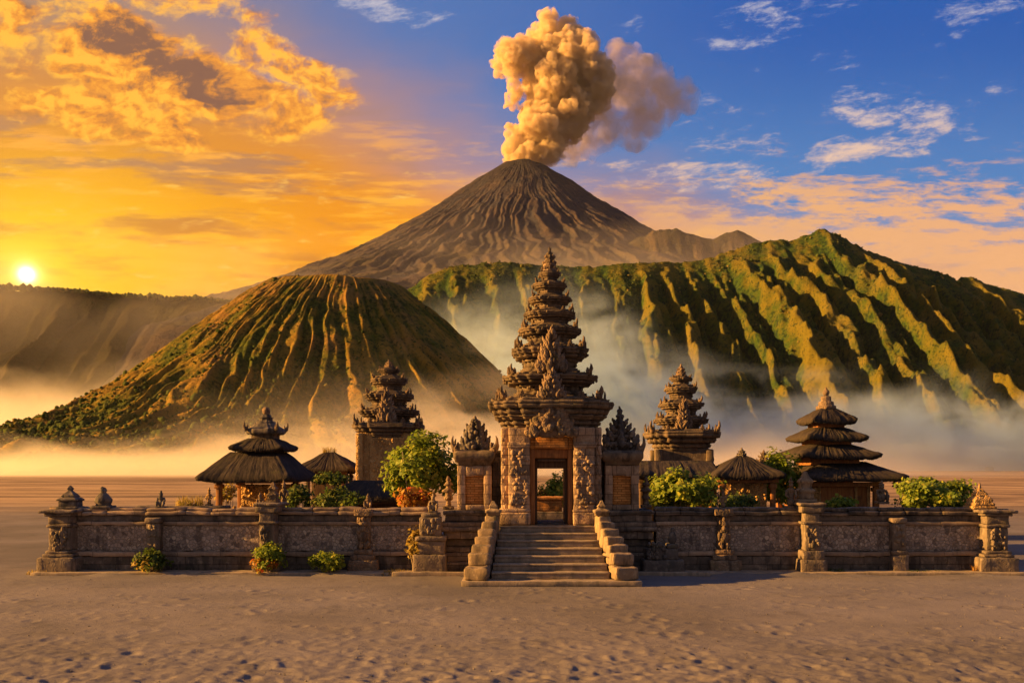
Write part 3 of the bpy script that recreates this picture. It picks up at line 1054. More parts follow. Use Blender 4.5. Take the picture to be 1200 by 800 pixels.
    def mesh(self, name, rough=0.0, lam=0.25, seed=0, smooth=False):
        v = np.concatenate(self.v)
        if rough:
            for (l, a) in ((lam, rough), (lam * 0.37, rough * 0.5)):
                d = np.stack([vn(v[:, 0] / l + 3.7 * k, v[:, 1] / l + 1.3 * k, v[:, 2] / l + 0.11, seed + k * 5) for k in range(3)], -1)
                v = v + a * d
        q = np.concatenate(self.q) if self.q else np.zeros((0, 4), int)
        t = np.concatenate(self.t) if self.t else np.zeros((0, 3), int)
        me = bpy.data.meshes.new(name)
        me.vertices.add(len(v))
        me.vertices.foreach_set('co', v.astype(np.float32).ravel())
        me.loops.add(q.size + t.size)
        me.loops.foreach_set('vertex_index', np.concatenate([q.ravel(), t.ravel()]).astype(np.int32))
        me.polygons.add(len(q) + len(t))
        me.polygons.foreach_set('loop_start', np.concatenate([np.arange(len(q)) * 4, q.size + np.arange(len(t)) * 3]).astype(np.int32))
        me.update(calc_edges=True)
        me.validate()
        if smooth:
            me.polygons.foreach_set('use_smooth', np.ones(len(me.polygons), bool))
        return me

    def build(self, name, material, parent=None, rough=0.012, lam=0.22, seed=None, smooth=False, loc=None):
        MB.count += 1
        o = link(name, self.mesh(name, rough, lam, MB.count if seed is None else seed, smooth), material, parent)
        if loc is not None:
            o.location = loc
        return o


MB.count = 0


# ================================================================== materials of the temple
def stone_mat(name, base, warm, dark, pale, courses=None, bump=0.03, mossy=0.0, relief=0.0, damp=0.35):
    m, n = newmat(name)
    tc = n.n('ShaderNodeTexCoord').outputs['Object']
    rnd = n.n('ShaderNodeObjectInfo').outputs['Random']
    co = n.vadd(tc, n.vec(n.mul(rnd, 37.0), n.mul(rnd, 11.0), 0.0))
    n1 = n.noise(co, 1.5, 7, 0.65)
    n2 = n.noise(co, 5.5, 6, 0.7)
    n3 = n.noise(co, 21.0, 5, 0.7)
    n4 = n.noise(n.vmul(co, (3.2, 3.2, 0.75)), 1.0, 6, 0.65)
    col = n.mix(n.step(n1, 0.36, 0.64), base, warm)
    col = n.mix(n.mul(n.step(n2, 0.50, 0.66), 0.75), col, pale)
    col = n.mix(n.mul(n.step(n4, 0.50, 0.62), damp * 2), col, dark)
    col = n.mix(n.mul(n.step(n3, 0.56, 0.72), 0.6), col, dark)
    if mossy:
        col = n.mix(n.mul(n.step(n.noise(co, 3.1, 6, 0.7), 0.56, 0.68), mossy), col, (0.10, 0.105, 0.03))
    h = n.add(n.mul(n2, 0.6), n.add(n.mul(n3, 0.35), n.mul(n.noise(co, 60.0, 3, 0.7), 0.12)))
    if courses:
        x, y, z = n.xyz(tc)
        br = n.n('ShaderNodeTexBrick')
        br.offset = 0.5
        n.put(br.inputs['Vector'], n.vadd(n.vec(n.add(x, n.mul(y, 0.83)), z, 0.0), n.vmul(n.n('ShaderNodeTexNoise').outputs['Color'], (0.02, 0.02, 0))))
        br.inputs['Scale'].default_value = 1.0
        br.inputs['Brick Width'].default_value = courses[0]
        br.inputs['Row Height'].default_value = courses[1]
        br.inputs['Mortar Size'].default_value = 0.012
        br.inputs['Mortar Smooth'].default_value = 0.4
        br.inputs['Color1'].default_value = (0.62, 0.62, 0.62, 1)
        br.inputs['Color2'].default_value = (1.25, 1.2, 1.15, 1)
        br.inputs['Mortar'].default_value = (0.35, 0.33, 0.32, 1)
        col = n.mix(0.85, col, br.outputs['Color'], 'MULTIPLY')
        h = n.add(h, n.mul(br.outputs['Fac'], -0.55))
    if relief:
        # scrolling foliage cut into the stone
        rv = n.voro(n.vadd(co, n.vmul(n.n('ShaderNodeTexNoise').outputs['Color'], (0.1, 0.1, 0.1))), 6.5, 'SMOOTH_F1')
        h = n.add(h, n.mul(n.m('SINE', n.mul(rv, 24.0)), relief))
    surf(n, col, 0.92, h, 1.0, bump * 0.34, 0.15)
    return m


M_dark = stone_mat('dark_volcanic_stone', (0.108, 0.083, 0.069), (0.167, 0.119, 0.087), (0.037, 0.031, 0.029), (0.214, 0.168, 0.129), mossy=0.25, relief=0.10)
M_plinth = stone_mat('plinth_stone', (0.110, 0.092, 0.083), (0.192, 0.146, 0.119), (0.043, 0.039, 0.039), (0.281, 0.226, 0.185), (0.85, 0.26), mossy=0.3)
M_warm = stone_mat('warm_block_stone', (0.272, 0.196, 0.152), (0.373, 0.258, 0.186), (0.104, 0.083, 0.070), (0.490, 0.378, 0.294), (0.52, 0.30), bump=0.04, mossy=0.1, relief=0.12, damp=0.25)
M_ledge = stone_mat('ledge_stone', (0.273, 0.203, 0.164), (0.369, 0.265, 0.199), (0.124, 0.101, 0.089), (0.427, 0.335, 0.265), (1.3, 2.0), damp=0.2)
M_carved = stone_mat('carved_stone', (0.146, 0.105, 0.083), (0.233, 0.154, 0.103), (0.042, 0.034, 0.031), (0.327, 0.240, 0.172), bump=0.05, mossy=0.3, relief=0.35)
M_black = stone_mat('blackened_stone', (0.084, 0.073, 0.073), (0.147, 0.119, 0.105), (0.036, 0.035, 0.038), (0.238, 0.196, 0.168), mossy=0.25, relief=0.1)
M_pier = stone_mat('pier_stone', (0.140, 0.109, 0.092), (0.194, 0.148, 0.118), (0.053, 0.045, 0.041), (0.280, 0.222, 0.178), bump=0.05, mossy=0.3, relief=0.1, damp=0.35)
M_step = stone_mat('step_stone', (0.235, 0.190, 0.155), (0.315, 0.240, 0.185), (0.110, 0.090, 0.080), (0.42, 0.33, 0.26), damp=0.25)
M_block = stone_mat('mossy_block_stone', (0.209, 0.154, 0.112), (0.289, 0.207, 0.142), (0.079, 0.063, 0.052), (0.373, 0.287, 0.209), bump=0.05, mossy=0.35, damp=0.35)
M_brick = stone_mat('orange_brick', (0.48, 0.205, 0.060), (0.58, 0.270, 0.085), (0.26, 0.11, 0.04), (0.62, 0.34, 0.13), (0.26, 0.075), damp=0.15)
M_ochre = stone_mat('ochre_relief', (0.400, 0.235, 0.100), (0.52, 0.315, 0.130), (0.150, 0.090, 0.050), (0.60, 0.42, 0.22), bump=0.07, relief=0.5, damp=0.2)


def rubble_mat():
    m, n = newmat('rubble_panel')
    tc = n.n('ShaderNodeTexCoord').outputs['Object']
    co = n.vadd(tc, n.vmul(n.noise(tc, 3.0, 4, 0.6, out=1), (0.12, 0.12, 0.12)))
    cell = n.voro(co, 9.5, 'F1', 'Color')
    edge = n.voro(co, 9.5, 'DISTANCE_TO_EDGE')
    cx, cy_, cz = n.xyz(cell)
    col = n.mix(cx, (0.260, 0.212, 0.198), (0.400, 0.320, 0.280))
    col = n.mix(n.step(cy_, 0.72, 0.95), col, (0.50, 0.41, 0.35))
    col = n.mix(n.step(cz, 0.80, 0.97), col, (0.140, 0.115, 0.112))
    col = n.mix(n.step(edge, 0.09, 0.02), col, (0.21, 0.17, 0.145))
    n2 = n.noise(tc, 1.1, 6, 0.65)
    col = n.mix(n.mul(n.step(n2, 0.5, 0.68), 0.55), col, (0.33, 0.265, 0.225))
    col = n.mix(n.mul(n.step(n.noise(n.vmul(tc, (2.2, 2.2, 0.6)), 1.0, 6, 0.65), 0.53, 0.66), 0.6), col, (0.085, 0.066, 0.06))
    h = n.add(n.mul(n.step(edge, 0.0, 0.16), 1.0), n.mul(n.noise(tc, 18.0, 5, 0.7), 0.6))
    surf(n, col, 0.93, h, 1.0, 0.016, 0.15)
    return m


M_rubble = rubble_mat()


def thatch_mat():
    m, n = newmat('black_palm_thatch')
    tc = n.n('ShaderNodeTexCoord').outputs['Object']
    uv = n.n('ShaderNodeAttribute')
    uv.attribute_name = 'around'
    up = n.n('ShaderNodeAttribute')
    up.attribute_name = 'along'
    v = n.vec(n.mul(uv.outputs['Fac'], 16.0), n.mul(up.outputs['Fac'], 1.6), 0.0)
    s = n.noise(v, 1.0, 6, 0.7)
    s2 = n.noise(n.vec(n.mul(uv.outputs['Fac'], 60.0), n.mul(up.outputs['Fac'], 4.0), 0.0), 1.0, 4, 0.7)
    col = n.mix(n.step(s, 0.34, 0.66), (0.022, 0.019, 0.020), (0.064, 0.049, 0.045))
    col = n.mix(n.mul(n.step(s2, 0.55, 0.72), 0.6), col, (0.140, 0.102, 0.080))
    col = n.mix(n.mul(n.step(n.noise(tc, 1.6, 6, 0.7), 0.55, 0.68), 0.5), col, (0.075, 0.066, 0.032))
    surf(n, col, 0.95, n.add(n.mul(s, 0.6), n.mul(s2, 0.7)), 1.0, 0.022, 0.1)
    return m


M_thatch = thatch_mat()


def wood_mat(name, c1, c2):
    m, n = newmat(name)
    tc = n.n('ShaderNodeTexCoord').outputs['Object']
    g = n.noise(n.vmul(tc, (22, 22, 1.6)), 1.0, 5, 0.6, 0.5)
    col = n.mix(n.step(g, 0.35, 0.65), c1, c2)
    col = n.mix(n.mul(n.step(n.noise(tc, 2.4, 5, 0.6), 0.52, 0.7), 0.5), col, (0.04, 0.025, 0.018))
    surf(n, col, 0.7, g, 0.5, 0.01, 0.3)
    return m


M_wood = wood_mat('old_red_wood', (0.200, 0.075, 0.025), (0.330, 0.140, 0.045))
M_darkwood = wood_mat('dark_wood', (0.055, 0.032, 0.022), (0.110, 0.062, 0.038))
M_bark = wood_mat('pale_bark', (0.20, 0.15, 0.10), (0.36, 0.28, 0.20))


def leaf_mat(name, c1, c2, c3):
    m, n = newmat(name)
    r = n.n('ShaderNodeNewGeometry').outputs['Random Per Island']
    tc = n.n('ShaderNodeTexCoord').outputs['Object']
    col = n.mix(n.step(r, 0.0, 0.7, smooth=False), c1, c2)
    col = n.mix(n.step(n.add(r, n.mul(n.sub(n.noise(tc, 2.0, 3), 0.5), 0.9)), 0.72, 0.95), col, c3)
    d = n.n('ShaderNodeBsdfPrincipled')
    n.put(d.inputs['Base Color'], col)
    d.inputs['Roughness'].default_value = 0.55
    d.inputs['Specular IOR Level'].default_value = 0.25
    tr = n.n('ShaderNodeBsdfTranslucent')
    n.put(tr.inputs['Color'], col)
    mx = n.n('ShaderNodeMixShader')
    mx.inputs[0].default_value = 0.48
    n.t.links.new(d.outputs[0], mx.inputs[1])
    n.t.links.new(tr.outputs[0], mx.inputs[2])
    o = n.n('ShaderNodeOutputMaterial')
    n.t.links.new(mx.outputs[0], o.inputs['Surface'])
    return m


M_leaf = leaf_mat('bright_leaf', (0.115, 0.185, 0.022), (0.240, 0.300, 0.035), (0.380, 0.370, 0.050))
M_leafdark = leaf_mat('deep_leaf', (0.045, 0.085, 0.018), (0.100, 0.140, 0.025), (0.20, 0.20, 0.04))
M_leafred = leaf_mat('rust_leaf', (0.33, 0.14, 0.025), (0.42, 0.24, 0.035), (0.45, 0.075, 0.025))
M_straw = leaf_mat('straw_blade', (0.32, 0.22, 0.05), (0.42, 0.30, 0.07), (0.20, 0.20, 0.04))


# ================================================================== carved ornament shapes (shared meshes)
SQ = [(1, -1), (1, 1), (-1, 1), (-1, -1)]


def redent(a=0.52, b=0.76, c=0.90):
    q = [(1, a), (c, a), (c, b), (b, b), (b, c), (a, c), (a, 1)]
    pts = []
    for k in range(4):
        for (x, y) in q:
            for _ in range(k):
                x, y = -y, x
            pts.append((x, y))
    return pts


RED = redent()


def crest_mb(seed, w=1.0, h=1.0, d=0.5, n=60):
    """leaf-shaped crest of curling scrolls that narrows to a flame tip; foot at the origin, face to -Y"""
    r = random.Random(seed)
    b = MB()
    b.blob((0, 0.05 * d, 0.22 * h), (0.42 * w, 0.36 * d, 0.26 * h), 12, 8)
    b.blob((0, 0.03 * d, 0.50 * h), (0.29 * w, 0.30 * d, 0.27 * h), 12, 8)
    b.blob((0, 0, 0.76 * h), (0.14 * w, 0.22 * d, 0.20 * h), 10, 7)
    b.blob((r.uniform(-0.03, 0.03) * w, 0, 0.93 * h), (0.055 * w, 0.12 * d, 0.13 * h), 8, 6)
    for k in range(n):
        t = r.random() ** 1.15
        half = (0.50 - 0.42 * t ** 0.9) * w
        s = r.choice((-1, 1))
        u = r.random() ** 0.45
        rad = (0.050 + 0.045 * r.random()) * (1 - 0.45 * t)
        b.blob((s * half * u, -0.30 * d * (1 - u * 0.7) - 0.05 * d, (0.06 + 0.86 * t) * h), (rad * w, rad * 1.3 * d + 0.02, rad * h * r.uniform(0.8, 1.9)), 7, 5, (0, s * r.uniform(0.0, 0.7), 0))
    for s in (-1, 1):        # side curls that break the outline
        for t in (0.10, 0.30, 0.50, 0.68):
            half = (0.49 - 0.42 * t ** 0.9) * w
            b.blob((s * half, 0, t * h), (0.075 * w, 0.16 * d, 0.11 * h), 8, 6, (0, s * 0.5, 0))
            b.blob((s * (half + 0.05 * w), 0, (t + 0.10) * h), (0.035 * w, 0.10 * d, 0.065 * h), 7, 5, (0, s * 0.3, 0))
    return b


def horn_mb(seed, w=1.0, h=1.0):
    """corner ornament: a stubby block with a tail that sweeps outward (+X) and up"""
    r = random.Random(seed)
    b = MB()
    b.blob((-0.06 * w, 0, 0.16 * h), (0.34 * w, 0.30 * w, 0.24 * h), 10, 7)
    b.tube([(-0.1 * w, 0, 0.15 * h), (0.16 * w, 0, 0.32 * h), (0.30 * w, 0, 0.55 * h), (0.29 * w, 0, 0.80 * h), (0.20 * w, 0, 1.0 * h)], [0.26 * w, 0.21 * w, 0.16 * w, 0.11 * w, 0.03 * w], 8)
    b.blob((-0.22 * w, 0, 0.46 * h), (0.13 * w, 0.14 * w, 0.2 * h), 8, 6)
    for k in range(12):
        a = r.uniform(0, 2 * PI)
        b.blob((0.30 * w * math.cos(a), 0.27 * w * math.sin(a), r.uniform(0.05, 0.42) * h), (0.075 * w, 0.075 * w, r.uniform(0.06, 0.12) * h), 7, 5)
    return b


CREST = [crest_mb(40 + k).mesh('crest_mesh', 0.02, 0.12, k, True) for k in range(4)]
HORN = [horn_mb(60 + k).mesh('horn_mesh', 0.025, 0.14, k, True) for k in range(3)]
for me_ in CREST + HORN:
    me_.materials.append(M_carved)
orn_count = [0]


def ornament(name, kind, parent, loc, size, rotz=0.0):
    orn_count[0] += 1
    src = (CREST if kind == 'crest' else HORN)
    o = bpy.data.objects.new(name, src[orn_count[0] % len(src)])
    C.objects.link(o)
    o.parent = parent
    o.location = loc
    o.rotation_euler = (0, 0, rotz)
    o.scale = size
    return o


def tier(parent, w, z0, z1, lip, horn, mid, material, neck=0.78, crests=True, plan=RED, fringe=True):
    """one storey of a stepped tower roof: neck, stepped cornice, and the ornaments standing on its lip"""
    H = z1 - z0
    b = MB()
    n = w * neck
    e = 0.004
    def course(s_, t0, t1, s2=None):
        s2 = s_ if s2 is None else s2
        b.loft(plan, [(s_ * w, s_ * w, z0 + t0 * H + e), (s2 * w, s2 * w, z0 + t1 * H)], cell=0.10)
    q_ = neck
    course(q_ * 1.10, 0.0, 0.09)
    course(q_ * 1.02, 0.09, 0.15)
    course(q_ * 0.94, 0.15, 0.36)
    course(q_ * 1.03, 0.36, 0.43)
    course(q_ * 0.97, 0.43, 0.49)
    course(0.90, 0.49, 0.57, 0.92)
    course(0.86, 0.57, 0.61)
    course(0.97, 0.61, 0.70, 0.99)
    course(1.0, 0.70, 0.82, 1.02)
    course(0.90, 0.82, 0.89)
    course(0.80, 0.89, 0.96)
    course(0.70, 0.96, 1.0)
    r_ = random.Random(int(w * 1000))
    for k in range(int(22 * w) + 6):       # knobs and scrolls along the neck and the lip
        f_ = r_.randrange(4) * PI / 2
        u, lvl = r_.uniform(-0.5, 0.5) * w, r_.choice((0.26, 0.26, 0.66, 0.78))
        v = -w * (q_ * 0.94 if lvl < 0.5 else 1.0)
        b.blob((u * math.cos(f_) - v * math.sin(f_), u * math.sin(f_) + v * math.cos(f_), z0 + (lvl + r_.uniform(-0.05, 0.05)) * H), r_.uniform(0.03, 0.07), 7, 5)
    o = b.build('roof_tier', material, parent, 0.011, 0.15)
    zl = z0 + 0.84 * H
    q = w * 0.90
    for k in range(4):
        a = PI / 4 + k * PI / 2
        ornament('corner_ornament', 'horn', o, (q * math.sqrt(2) * 0.90 * math.cos(a), q * math.sqrt(2) * 0.90 * math.sin(a), zl), (horn * 0.66, horn * 0.66, lip * 0.52), a)
        if crests and k != 3:        # the face towards the stairs carries the large central carving instead
            a2 = k * PI / 2
            ornament('face_ornament', 'crest', o, (w * 0.9 * math.cos(a2), w * 0.9 * math.sin(a2), zl - 0.03), (mid * 0.72, mid * 0.5, lip * 0.62), a2 + PI / 2)
        for s in ((-1, 1) if fringe else ()):
            a2 = k * PI / 2
            lx, ly = w * 0.93, s * w * 0.50
            ornament('lip_ornament', 'crest', o, (lx * math.cos(a2) - ly * math.sin(a2), lx * math.sin(a2) + ly * math.cos(a2), zl - 0.02), (horn * 0.45, horn * 0.36, lip * 0.36), a2 + PI / 2)
    return o


def finial(parent, z0, z1, r, material, name='finial'):
    H = z1 - z0
    b = MB()
    circ = [(math.cos(2 * PI * k / 10), math.sin(2 * PI * k / 10)) for k in range(10)]
    pr = [(1.0, 0), (1.0, 0.08), (0.72, 0.12), (0.72, 0.20), (0.90, 0.23), (0.86, 0.31), (0.52, 0.35), (0.48, 0.42), (0.66, 0.46), (0.62, 0.53), (0.34, 0.58), (0.30, 0.64), (0.44, 0.68), (0.40, 0.75), (0.20, 0.80), (0.14, 0.86), (0.20, 0.90), (0.14, 0.95), (0.03, 1.0)]
    b.loft(circ, [(a * r, a * r, z0 + t * H) for a, t in pr], cell=0.08)
    for k in range(8):
        a = 2 * PI * k / 8
        for t, q in ((0.10, 0.95), (0.33, 0.8), (0.55, 0.6)):
            b.blob((math.cos(a) * r * q, math.sin(a) * r * q, z0 + (t + 0.05) * H), (r * 0.16, r * 0.16, H * 0.07), 7, 5)
    return b.build(name, material, parent, 0.012, 0.1, smooth=False)


def Xp(px, D): return (px - 600) / FPX * D
def Zp(py, D): return HC + (HORIZ - py) / FPX * D


# ================================================================== the tall gate
GX, GY = 1.2, 30.0
gate = thing('temple_gate', 'tall tiered stone gate tower with a carved doorway at the head of the stairs', 'gate', (GX, GY, 0))
SILL = 1.46
BD = 1.55                      # half depth of the body
b = MB()
b.box(-2.05, 2.05, -BD - 0.10, BD + 0.1, 0.0, 0.42, 0.2)
b.box(-1.92, 1.92, -BD - 0.02, BD + 0.02, 0.42, 0.86, 0.2)
b.box(-2.0, 2.0, -BD - 0.07, BD + 0.07, 0.86, 1.06, 0.2)
b.box(-1.85, 1.85, -BD + 0.02, BD - 0.02, 1.06, SILL, 0.2)
b.build('base', M_plinth, gate, 0.02, 0.3)
ztop = 4.42
for s in (-1, 1):
    b = MB()
    lo, hi = sorted((s * 0.66, s * 1.30))
    b.box(lo, hi, -BD, BD, SILL + 0.003, ztop, 0.13, 0.03)
    lo, hi = sorted((s * 1.303, s * 1.53))
    b.box(lo, hi, -BD + 0.22, BD - 0.22, SILL + 0.003, ztop, 0.13, 0.03)
    lo, hi = sorted((s * 0.64, s * 1.60))
    b.box(lo, hi, -BD - 0.09, BD + 0.09, SILL + 0.006, SILL + 0.38, 0.13, 0.04)
    b.box(lo, hi, -BD - 0.04, BD + 0.04, SILL + 0.383, SILL + 0.50, 0.13, 0.03)
    lo, hi = sorted((s * 0.66, s * 1.34))
    b.box(lo, hi, -BD - 0.05, BD + 0.05, ztop - 0.62, ztop - 0.45, 0.13, 0.03)
    r_ = random.Random(5 + s)
    for k in range(60):          # scrollwork on the front of the jamb
        b.blob((s * r_.uniform(0.74, 1.22), -BD - 0.01, r_.uniform(SILL + 0.55, ztop - 0.7)), (r_.uniform(0.04, 0.10), 0.05, r_.uniform(0.04, 0.11)), 7, 5)
    for k in range(26):
        b.blob((s * r_.uniform(1.36, 1.5), -BD + 0.215, r_.uniform(SILL + 0.55, ztop - 0.2)), (r_.uniform(0.03, 0.07), 0.03, r_.uniform(0.04, 0.10)), 7, 5)
    b.build('gate_pillar', M_warm, gate, 0.022, 0.2)
b = MB()
b.box(-0.657, 0.657, -BD + 0.12, BD - 0.12, 3.78, ztop, 0.13)
b.box(-0.50, 0.50, -BD - 0.0, -BD + 0.117, 3.80, 4.16, 0.1, 0.03)
b.build('lintel', M_brick, gate, 0.012, 0.2)
# timber door frame, set back between the jambs
fr = MB()
for s in (-1, 1):
    lo, hi = sorted((s * 0.655, s * 0.50))
    fr.box(lo, hi, -BD + 0.14, BD - 0.3, SILL + 0.004, 3.77, 0.2, 0.012)
fr.box(-0.497, 0.497, -BD + 0.16, BD - 0.3, 3.50, 3.77, 0.2, 0.012)
fo = fr.build('door_frame', M_wood, gate, 0.004, 0.3)
fr = MB()
for s in (-1, 1):
    lo, hi = sorted((s * 0.497, s * 0.42))
    fr.box(lo, hi, -BD + 0.42, -BD + 0.62, SILL + 0.008, 3.30, 0.2, 0.01)
fr.box(-0.497, 0.497, -BD + 0.40, -BD + 0.64, 3.18, 3.497, 0.2, 0.01)
fr.box(-0.43, 0.43, -BD + 0.19, -BD + 0.24, 3.40, 3.47, 0.2, 0.01)
fr.build('inner_frame', M_darkwood, fo, 0.003, 0.3)
# cornice above the door
b = MB()
for (s0, s1, t0, t1) in ((1.48, 1.48, 0.0, 0.10), (1.56, 1.58, 0.10, 0.19), (1.52, 1.52, 0.19, 0.25), (1.64, 1.70, 0.25, 0.37), (1.62, 1.62, 0.37, 0.42), (1.76, 1.82, 0.42, 0.54), (1.74, 1.74, 0.54, 0.59), (1.90, 1.95, 0.59, 0.72), (1.96, 1.93, 0.72, 0.82), (1.78, 1.72, 0.82, 0.92)):
    b.loft(RED, [(s0, s0, ztop + t0 + 0.004), (s1, s1, ztop + t1)], cell=0.11)
co_ = b.build('cornice', M_dark, gate, 0.012, 0.17)
D0 = 30.0
specs = [  # half width px at the lip, top y, bottom y, horn height m, horn width m
    (66.0, 466, 490, 0.72, 0.52), (53.0, 438, 464, 0.62, 0.46), (43.5, 405, 437, 0.62, 0.44), (35.0, 383, 405, 0.50, 0.36), (29.0, 364.5, 383, 0.44, 0.32), (24.0, 347, 364.5, 0.36, 0.27), (19.0, 331, 347, 0.32, 0.23), (11.5, 318, 331, 0.22, 0.16)]
for i, (hw, yt, yb, hh, hwid) in enumerate(specs):
    wv = hw / FPX * D0
    tier(gate, wv, Zp(yb, D0) - 0.03, Zp(yt, D0), hh, hwid, hwid * 1.3, M_dark, neck=0.72 if i else 0.88, crests=i < 4, fringe=i in (0, 2, 4))
finial(gate, Zp(318.5, D0) - 0.02, Zp(289, D0), 0.24, M_carved)
# carved faces one above another over the doorway
for (yb, yt, wd, dp) in ((512, 466, 1.55, 0.5), (468, 434, 0.85, 0.5), (436, 386, 0.95, 0.55)):
    z0, z1 = Zp(yb, 28.6), Zp(yt, 28.9)
    hwid = {512: 1.62, 468: 1.62, 436: 1.22}[yb]
    b = crest_mb(yb, wd, z1 - z0, dp, 130)
    o_ = b.build('carved_crest', M_carved, gate, 0.02, 0.12, smooth=True)
    o_.location = (0, -hwid - 0.08, z0)


# ================================================================== side shrines beside the gate
def side_shrine(px, label, topy, wpx, seed, crest):
    D = 28.9
    cx = Xp(px, D)
    t = thing('side_shrine', label, 'shrine', (cx, D + 0.75, 0), 0, 'shrines beside the gate')
    k = FPX / D
    hw = wpx / k / 2
    b = MB()
    for (z0, z1, e, f) in ((0.0, 0.34, 0.62, 0.42), (0.34, 0.62, 0.54, 0.34), (0.62, 0.80, 0.44, 0.26), (0.80, 1.02, 0.34, 0.20), (1.02, 1.26, 0.40, 0.30), (1.26, 1.40, 0.52, 0.40), (1.40, 1.56, 0.46, 0.34), (1.56, 1.76, 0.36, 0.24), (1.76, 1.90, 0.42, 0.30)):
        b.box(-hw - e, hw + e, -0.75 - f, 0.75, z0 + 0.002, z1, 0.16, 0.03)
    b.build('base', M_plinth, t, 0.02, 0.25)
    b = MB()
    zb, zt = 1.902, Zp(545, D)
    b.box(-hw, -0.29, -0.75, 0.7, zb, zt, 0.12)
    b.box(0.29, hw, -0.75, 0.7, zb, zt, 0.12)
    b.box(-0.287, 0.287, -0.75, 0.7, zt - 0.32, zt - 0.003, 0.12)
    b.box(-0.287, 0.287, -0.75, 0.7, zb + 0.003, zb + 0.16, 0.12)
    b.build('body', M_warm, t, 0.016, 0.2)
    b = MB()
    b.box(-0.286, 0.286, -0.64, -0.50, zb + 0.163, zt - 0.323, 0.12, 0.01)
    b.build('niche_panel', M_brick, t, 0.006, 0.2)
    b = MB()
    b.loft(SQ, [(hw * 1.0, 0.76, zt + 0.002), (hw * 1.0, 0.76, zt + 0.08), (hw * 1.1, 0.84, zt + 0.12), (hw * 1.2, 0.92, zt + 0.22), (hw * 1.22, 0.94, zt + 0.36), (hw * 1.1, 0.84, zt + 0.42), (hw * 0.85, 0.66, zt + 0.47)], cell=0.12)
    b.build('cornice', M_dark, t, 0.02, 0.2)
    zc = zt + 0.44
    H = Zp(topy, D) - zc
    if crest:
        cb = crest_mb(seed, hw * 2.1, H, 0.9, 120)
    else:
        cb = MB()
        rr = random.Random(seed)
        for (t0, t1, k0) in ((0.0, 0.20, 1.0), (0.20, 0.36, 0.78), (0.36, 0.50, 0.58), (0.50, 0.62, 0.40)):
            e_ = hw * 0.92 * k0
            cb.loft(SQ, [(e_ * 0.8, e_ * 0.7, t0 * H + 0.003), (e_ * 0.8, e_ * 0.7, t0 * H + (t1 - t0) * H * 0.5), (e_, e_ * 0.88, t0 * H + (t1 - t0) * H * 0.6), (e_, e_ * 0.88, t1 * H)], cell=0.1)
            for sx in (-1, 0, 1):
                hh_ = (t1 - t0) * H * (0.95 if sx else 1.25)
                x_ = sx * e_ * 0.95
                cb.blob((x_, -e_ * 0.85, t1 * H + hh_ * 0.15), (0.10 * k0 + 0.03, 0.09, hh_ * 0.5), 8, 6)
                cb.blob((x_ + sx * 0.05, -e_ * 0.85, t1 * H + hh_ * 0.6), (0.05 * k0 + 0.02, 0.05, hh_ * 0.36), 8, 6, (0, sx * 0.3, 0))
                cb.blob((x_ - sx * 0.02, -e_ * 0.98, t1 * H - hh_ * 0.2), (0.09 * k0 + 0.02, 0.06, hh_ * 0.3), 8, 6)
            for q in range(int(22 * k0)):
                cb.blob((rr.uniform(-1, 1) * e_, -e_ * rr.uniform(0.78, 0.95), (t0 + (t1 - t0) * rr.random()) * H), (0.05, 0.05, rr.uniform(0.03, 0.08)), 7, 5)
        for (z, r) in ((0.64, 0.22), (0.71, 0.15), (0.77, 0.18), (0.84, 0.10), (0.89, 0.12), (0.95, 0.05)):
            cb.blob((0, 0, z * H), (r * hw * 1.5, r * 0.75, 0.055 * H), 12, 7)
    o_ = cb.build('carved_crest', M_black, t, 0.018, 0.12, smooth=crest)
    o_.location = (0, -0.1, zc)
    for s in (-1, 1):
        ornament('corner_ornament', 'horn', t, (s * hw * 1.12, -0.66, zt + 0.36), (0.34, 0.34, 0.55), PI if s < 0 else 0.0)
        ornament('corner_ornament', 'horn', t, (s * hw * 1.12, 0.66, zt + 0.36), (0.34, 0.34, 0.5), PI if s < 0 else 0.0)
    # low stepped link to the gate tower
    b = MB()
    s = 1 if px < 640 else -1
    x0, x1 = sorted((s * (hw + 0.01), s * (hw + 0.55)))
    b.box(x0, x1, -0.35, 0.6, 1.902, zt + 0.30, 0.14)
    b.box(x0, x1, -0.42, 0.66, zt + 0.303, zt + 0.45, 0.14)
    b.build('link_wall', M_plinth, t, 0.02, 0.2)
    return t


side_shrine(556, 'stone shrine with orange niche and broad leaf shaped crest, between leafy tree and gate', 488, 40, 71, True)
side_shrine(729, 'stone shrine with brown niche and slim pointed crest, gate side nearer the pagoda', 474, 40, 72, False)

